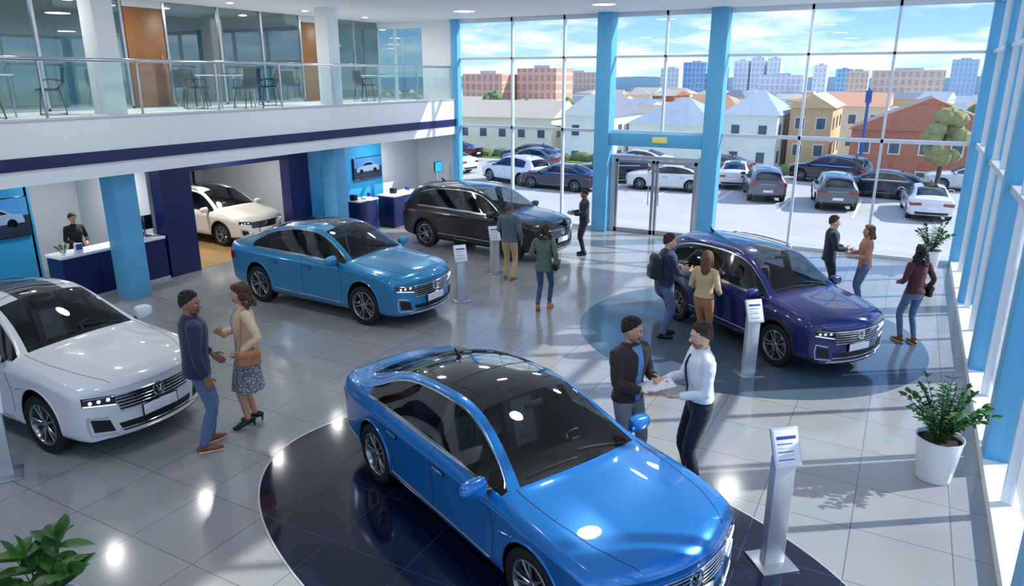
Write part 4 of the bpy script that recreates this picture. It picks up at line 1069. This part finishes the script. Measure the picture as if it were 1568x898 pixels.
def house(mb,cx,cy,w,d,zb,ze,zr,wall,roof,rz=0,hip=False,win=True,ax='x',r=None):
    M1=Matrix.Translation((cx,cy,0))@Matrix.Rotation(math.radians(rz),4,'Z'); ov=.25
    box(mb,(-w/2,-d/2,zb),(w/2,d/2,ze),wall,M1)
    a,b=w/2+ov,d/2+ov
    if ax=='x':
        k=min(b,a*.9) if hip else 0
        vs=[(-a,-b,ze-.05),(a,-b,ze-.05),(a,b,ze-.05),(-a,b,ze-.05),(-a+k,0,zr),(a-k,0,zr)]
        fs=[(0,1,5,4),(2,3,4,5)]; g=[(1,2,5),(3,0,4)]
    else:
        k=min(a,b*.9) if hip else 0
        vs=[(-a,-b,ze-.05),(a,-b,ze-.05),(a,b,ze-.05),(-a,b,ze-.05),(0,-b+k,zr),(0,b-k,zr)]
        fs=[(1,2,5,4),(3,0,4,5)]; g=[(0,1,4),(2,3,5)]
    vs=[M1@V(v) for v in vs]; mb.add(vs,fs,roof); mb.add(vs,g,roof if hip else wall); mb.add(vs,[(0,3,2,1)],wall)
    if win:
        nx=max(2,int(w/1.7)); nz=max(1,int((ze-zb)/2.2))
        for i in range(nx):
            for j in range(nz):
                xx=-w/2+(i+.5)*w/nx; zz=ze-1.2-j*2.0
                box(mb,(xx-.38,-d/2-.05,zz-.48),(xx+.38,-d/2+.02,zz+.48),M_white,M1); box(mb,(xx-.30,-d/2-.07,zz-.40),(xx+.30,-d/2-.04,zz+.40),M_wd,M1)
        ny=max(1,int(d/2.5))
        for sx in (1,-1):
            for i in range(ny):
                for j in range(nz):
                    yy=-d/2+(i+.5)*d/ny; zz=ze-1.2-j*2.0
                    box(mb,(sx*w/2-.05,yy-.35,zz-.45),(sx*w/2+.05,yy+.35,zz+.45),M_wd,M1)
W_cream=mat('cream_siding',(.95,.91,.82),.8,var=.05); W_white=mat('white_siding',(.96,.96,.95),.8,var=.03); W_tan=mat('tan_render',(.90,.74,.56),.8); W_beige=mat('beige_render',(.92,.85,.74),.8)
R_grey=mat('slate_roof',(.64,.69,.75),.8,var=.1); R_dk=mat('dark_roof',(.50,.52,.56),.8,var=.1); R_or=mat('terracotta_roof',(.84,.60,.47),.8,var=.1); R_tan=mat('tan_roof',(.76,.70,.64),.8,var=.1); R_br=mat('brown_roof',(.58,.50,.46),.8,var=.1)  # roof tones lightened: distance haze is painted into the base colour
def brick(name,c1,c2,sc):
    m=bpy.data.materials.new(name); m.use_nodes=True; nt=m.node_tree; b=nt.nodes['Principled BSDF']; br=nt.nodes.new('ShaderNodeTexBrick'); tc=nt.nodes.new('ShaderNodeTexCoord'); mp=nt.nodes.new('ShaderNodeMapping'); mp.inputs['Rotation'].default_value=(math.pi/2,0,0)
    nt.links.new(tc.outputs['Object'],mp.inputs[0]); nt.links.new(mp.outputs[0],br.inputs['Vector']); br.inputs['Scale'].default_value=sc
    br.inputs['Color1'].default_value=(*lin(c1),1); br.inputs['Color2'].default_value=(*lin(c2),1); br.inputs['Mortar'].default_value=(*lin(tuple(min(1,x*1.15) for x in c1)),1)
    nt.links.new(br.outputs['Color'],b.inputs['Base Color']); b.inputs['Roughness'].default_value=.85; return m
W_brick=brick('red_brick',(.74,.45,.36),(.68,.40,.32),3)
def HS(name,*a,**k):
    mb=MB(); house(mb,*a,**k); return mb.obj(name,sharp=20)
HS('cream_terrace_house',-29.9,56,8.5,7,-4,1.3,2.5,W_cream,R_tan,rz=6)
HS('white_terrace_house',-39.5,53,8,7,-4,1.0,2.3,W_white,R_dk,rz=6)
HS('grey_gabled_house',-22.2,56.5,4.0,7,-4,1.6,3.1,W_white,R_dk,ax='y')
HS('grey_roof_house',-16.6,60,6.6,8,-4,.9,2.8,W_white,R_grey,hip=True)
HS('white_hip_roof_house',-10.9,61.5,4.0,8,-4,1.7,3.4,W_white,R_grey,hip=True)
HS('tan_townhouse',-6.9,64,3.0,8,-4,2.2,3.2,W_tan,R_tan,ax='y')
HS('red_brick_house',.9,60,9.2,8,-4,1.0,3.1,W_brick,R_br,ax='y')
# distant city: houses, towers and trees in one mesh
M_tr=mat('tree_foliage',(.42,.50,.30),.9,var=.4,vscale=2); M_bark=mat('bark',(.40,.32,.26),.9)
def tree(mb,x,y,zb,h,r,seed,fm=M_tr,k=16):
    q=random.Random(seed); tube(mb,[(x,y,zb),(x+.05*h*.2,y,zb+h*.5),(x,y,zb+h*.8)],[h*.03,h*.022,h*.008],M_bark,n=7)
    for i in range(5):
        a=q.uniform(0,6.28); tube(mb,[(x,y,zb+h*.4+.05*i*h),(x+math.cos(a)*r*.7,y+math.sin(a)*r*.7,zb+h*.65+.05*i*h)],[h*.012,h*.004],M_bark,n=5)
    for i in range(k):
        a=q.uniform(0,6.28); t=q.uniform(-.7,1); c=math.sqrt(1-t*t)*q.uniform(.4,1)
        p=V((x+r*c*math.cos(a)*.8,y+r*c*math.sin(a)*.8,zb+h*.68+t*h*.28)); sd=q.uniform(0,99)
        ell(mb,p,r*q.uniform(.28,.42),fm,None,10,8,lambda p,d:p*(1+.35*noise.noise(V(d)*2.5+V((sd,0,0)))))
mb=MB(); house(mb,-5.0,78,5.4,8,-5,1.9,3.0,W_beige,R_or)
rnd=random.Random(11)
for i in range(420):
    y=rnd.uniform(76,420); x=rnd.uniform(-1.15*y+20,.22*y+6)
    if y<92 and -9<x<0: continue
    zb=gz(y); hh=rnd.uniform(3.6,5.2) if y<200 else rnd.uniform(5,9)
    w=rnd.uniform(5,11)
    house(mb,x,y,w,rnd.uniform(6,10),zb-1,zb+hh,zb+hh+rnd.uniform(1.2,2),rnd.choice([W_cream,W_white,W_beige,W_white,W_tan,W_brick]),rnd.choice([R_grey,R_dk,R_or,R_tan,R_tan,R_grey]),rnd.uniform(-20,20),rnd.random()<.5,win=y<150)
def tower_mat(name,wall,win,sc):
    m=bpy.data.materials.new(name); m.use_nodes=True; nt=m.node_tree; b=nt.nodes['Principled BSDF']; br=nt.nodes.new('ShaderNodeTexBrick'); br.offset=0; tc=nt.nodes.new('ShaderNodeTexCoord'); mp=nt.nodes.new('ShaderNodeMapping'); mp.inputs['Rotation'].default_value=(math.pi/2,0,0)
    nt.links.new(tc.outputs['Object'],mp.inputs[0]); nt.links.new(mp.outputs[0],br.inputs['Vector']); br.inputs['Scale'].default_value=sc; br.inputs['Mortar Size'].default_value=.08; br.inputs['Row Height'].default_value=.5; br.inputs['Brick Width'].default_value=.4
    br.inputs['Color1'].default_value=(*lin(win),1); br.inputs['Color2'].default_value=(*lin(win),1); br.inputs['Mortar'].default_value=(*lin(wall),1)
    nt.links.new(br.outputs['Color'],b.inputs['Base Color']); b.inputs['Roughness'].default_value=.6; return m
T_or=tower_mat('orange_block_facade',(.94,.77,.67),(.80,.63,.56),.3); T_bl=tower_mat('blue_tower_facade',(.60,.76,.90),(.42,.62,.82),.25); T_wh=tower_mat('white_tower_facade',(.95,.96,.98),(.80,.84,.90),.25); T_tn=tower_mat('tan_block_facade',(.92,.81,.73),(.78,.70,.66),.25); T_gb=tower_mat('pale_blue_tower',(.76,.86,.95),(.65,.78,.92),.25)  # facade and window tones paled, aerial perspective baked into both colours
for x,y,w,d,zt,m in ((-76,131,9,8,5.0,T_or),(-66,135,8.5,8,6.0,T_or),(-79,300,9,9,10,T_bl),(-70,302,4,9,8,T_bl),(-63,309,5.5,8,10.5,T_wh),(-57,310,5,8,11.8,T_wh),(-51,311,5,8,11.4,T_wh),(-3,226,17,10,6.1,T_tn),(14.9,350,9,8,11,T_gb),(26,352,10,8,8,T_wh),(-20,300,7,8,6.5,T_tn),(-36,330,5,8,9,T_wh),(-28,340,6,8,7.5,T_bl),(-110,250,20,8,6,T_tn),(-130,260,14,8,7,T_wh),(-95,320,8,8,8,T_wh),(-40,260,14,8,5,T_wh)):
    box(mb,(x-w/2,y-d/2,-14),(x+w/2,y+d/2,zt),m); box(mb,(x-w*.2,y-d*.2,zt),(x+w*.2,y+d*.2,zt+.6),M_grey)
q=random.Random(4)
for i in range(60):
    y=q.uniform(76,260); x=q.uniform(-1.1*y+15,.2*y+4); tree(mb,x,y,gz(y)-.5,q.uniform(4.5,7),q.uniform(1.4,2.6),i,k=8)
mb.obj('distant_cityscape',sharp=20)
mb=MB(); M_hill=mat('hazy_hill',(.66,.76,.86),1,var=.1,vscale=.01)  # pale blue haze is painted into the hill colour, no volume
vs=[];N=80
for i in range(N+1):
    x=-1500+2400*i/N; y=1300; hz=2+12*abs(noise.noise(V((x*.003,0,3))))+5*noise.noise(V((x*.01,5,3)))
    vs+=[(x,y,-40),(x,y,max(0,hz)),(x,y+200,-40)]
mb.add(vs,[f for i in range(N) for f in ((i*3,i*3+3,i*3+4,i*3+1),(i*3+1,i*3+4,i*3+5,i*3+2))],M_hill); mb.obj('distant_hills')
mb=MB(); tree(mb,1.3,38.6,-1.1,4.1,1.0,3,mat('autumn_foliage',(.60,.60,.38),.9,var=.4,vscale=3),30); mb.obj('street_tree')
mb=MB(); box(mb,(-40,44.4,-1.6),(-9,46.2,-1.05),M_grass); box(mb,(-7.2,44.4,-1.6),(-4.4,46,-1.05),M_grass); box(mb,(-1,44.4,-1.6),(14,46,-1.05),M_grass)
for i in range(22):
    x=-36+i*1.5
    if -10<x<-6: continue
    ell(mb,(x,45.3+.3*math.sin(i*3),-.9),(.9,.5,.42),M_tr,None,10,8,lambda p,d:p*(1+.3*noise.noise(V(d)*2+V((i,0,0)))))
mb.obj('hedge_verge')
mb=MB(); tube(mb,[(-2.5,47.9,-2.1),(-2.5,47.9,3.7)],.09,mat('blue_pole',(.12,.30,.62),.4),n=12); rbox(mb,(-2.5,47.85,3.3),(.34,.1,.7),mat('blue_pole',(.12,.30,.62),.4),.02); mb.obj('blue_sign_pole')
# ================================================================== LIGHT / WORLD / CAMERA
sd=V((-.82*.80,-.57*.80,-.60)).normalized()
l=bpy.data.lights.new('sun','SUN'); l.energy=4.6; l.angle=math.radians(.8); l.color=(1,.95,.88)
o=bpy.data.objects.new('sun',l); COL.objects.link(o); o.rotation_euler=sd.to_track_quat('-Z','Y').to_euler(); o.location=(20,30,30)
w=bpy.data.worlds.new('sky'); SC.world=w; w.use_nodes=True; nt=w.node_tree; nt.nodes.clear(); N=nt.nodes.new; L=nt.links.new
out=N('ShaderNodeOutputWorld'); bg=N('ShaderNodeBackground'); tc=N('ShaderNodeTexCoord'); sx=N('ShaderNodeSeparateXYZ'); L(tc.outputs['Generated'],sx.inputs[0])
cr=N('ShaderNodeValToRGB'); L(sx.outputs['Z'],cr.inputs[0]); e=cr.color_ramp.elements
e[0].position=0; e[0].color=(*lin((.76,.87,.96)),1); e[1].position=.5; e[1].color=(*lin((.24,.50,.86)),1); k=e.new(.12); k.color=(*lin((.36,.66,.94)),1)
ad=N('ShaderNodeMath'); ad.operation='ADD'; ad.inputs[1].default_value=.14; L(sx.outputs['Z'],ad.inputs[0])
dx=N('ShaderNodeMath'); dx.operation='DIVIDE'; L(sx.outputs['X'],dx.inputs[0]); L(ad.outputs[0],dx.inputs[1])
dy=N('ShaderNodeMath'); dy.operation='DIVIDE'; L(sx.outputs['Y'],dy.inputs[0]); L(ad.outputs[0],dy.inputs[1])
cx=N('ShaderNodeCombineXYZ'); L(dx.outputs[0],cx.inputs[0]); L(dy.outputs[0],cx.inputs[1])
nz=N('ShaderNodeTexNoise'); nz.inputs['Scale'].default_value=1.1; nz.inputs['Detail'].default_value=8; nz.inputs['Roughness'].default_value=.55; L(cx.outputs[0],nz.inputs['Vector'])
c2=N('ShaderNodeValToRGB'); c2.color_ramp.elements[0].position=.45; c2.color_ramp.elements[1].position=.62; L(nz.outputs['Fac'],c2.inputs[0])
mx=N('ShaderNodeMix'); mx.data_type='RGBA'; L(c2.outputs[0],mx.inputs[0]); L(cr.outputs[0],mx.inputs[6]); mx.inputs[7].default_value=(.95,.97,1,1)
L(mx.outputs[2],bg.inputs[0]); bg.inputs[1].default_value=1.2; L(bg.outputs[0],out.inputs[0])
cam=bpy.data.cameras.new('camera'); cam.lens=25.25; cam.sensor_width=36; cam.clip_end=4000; cam.clip_start=.05
co=bpy.data.objects.new('camera',cam); COL.objects.link(co); co.location=(0,0,4.4)
co.rotation_euler=V((-.4787*.9576,.878*.9576,-.2882)).to_track_quat('-Z','Y').to_euler(); SC.camera=co
SC.view_settings.view_transform='Standard'; SC.view_settings.exposure=.32
print('done',time.time()-T0)
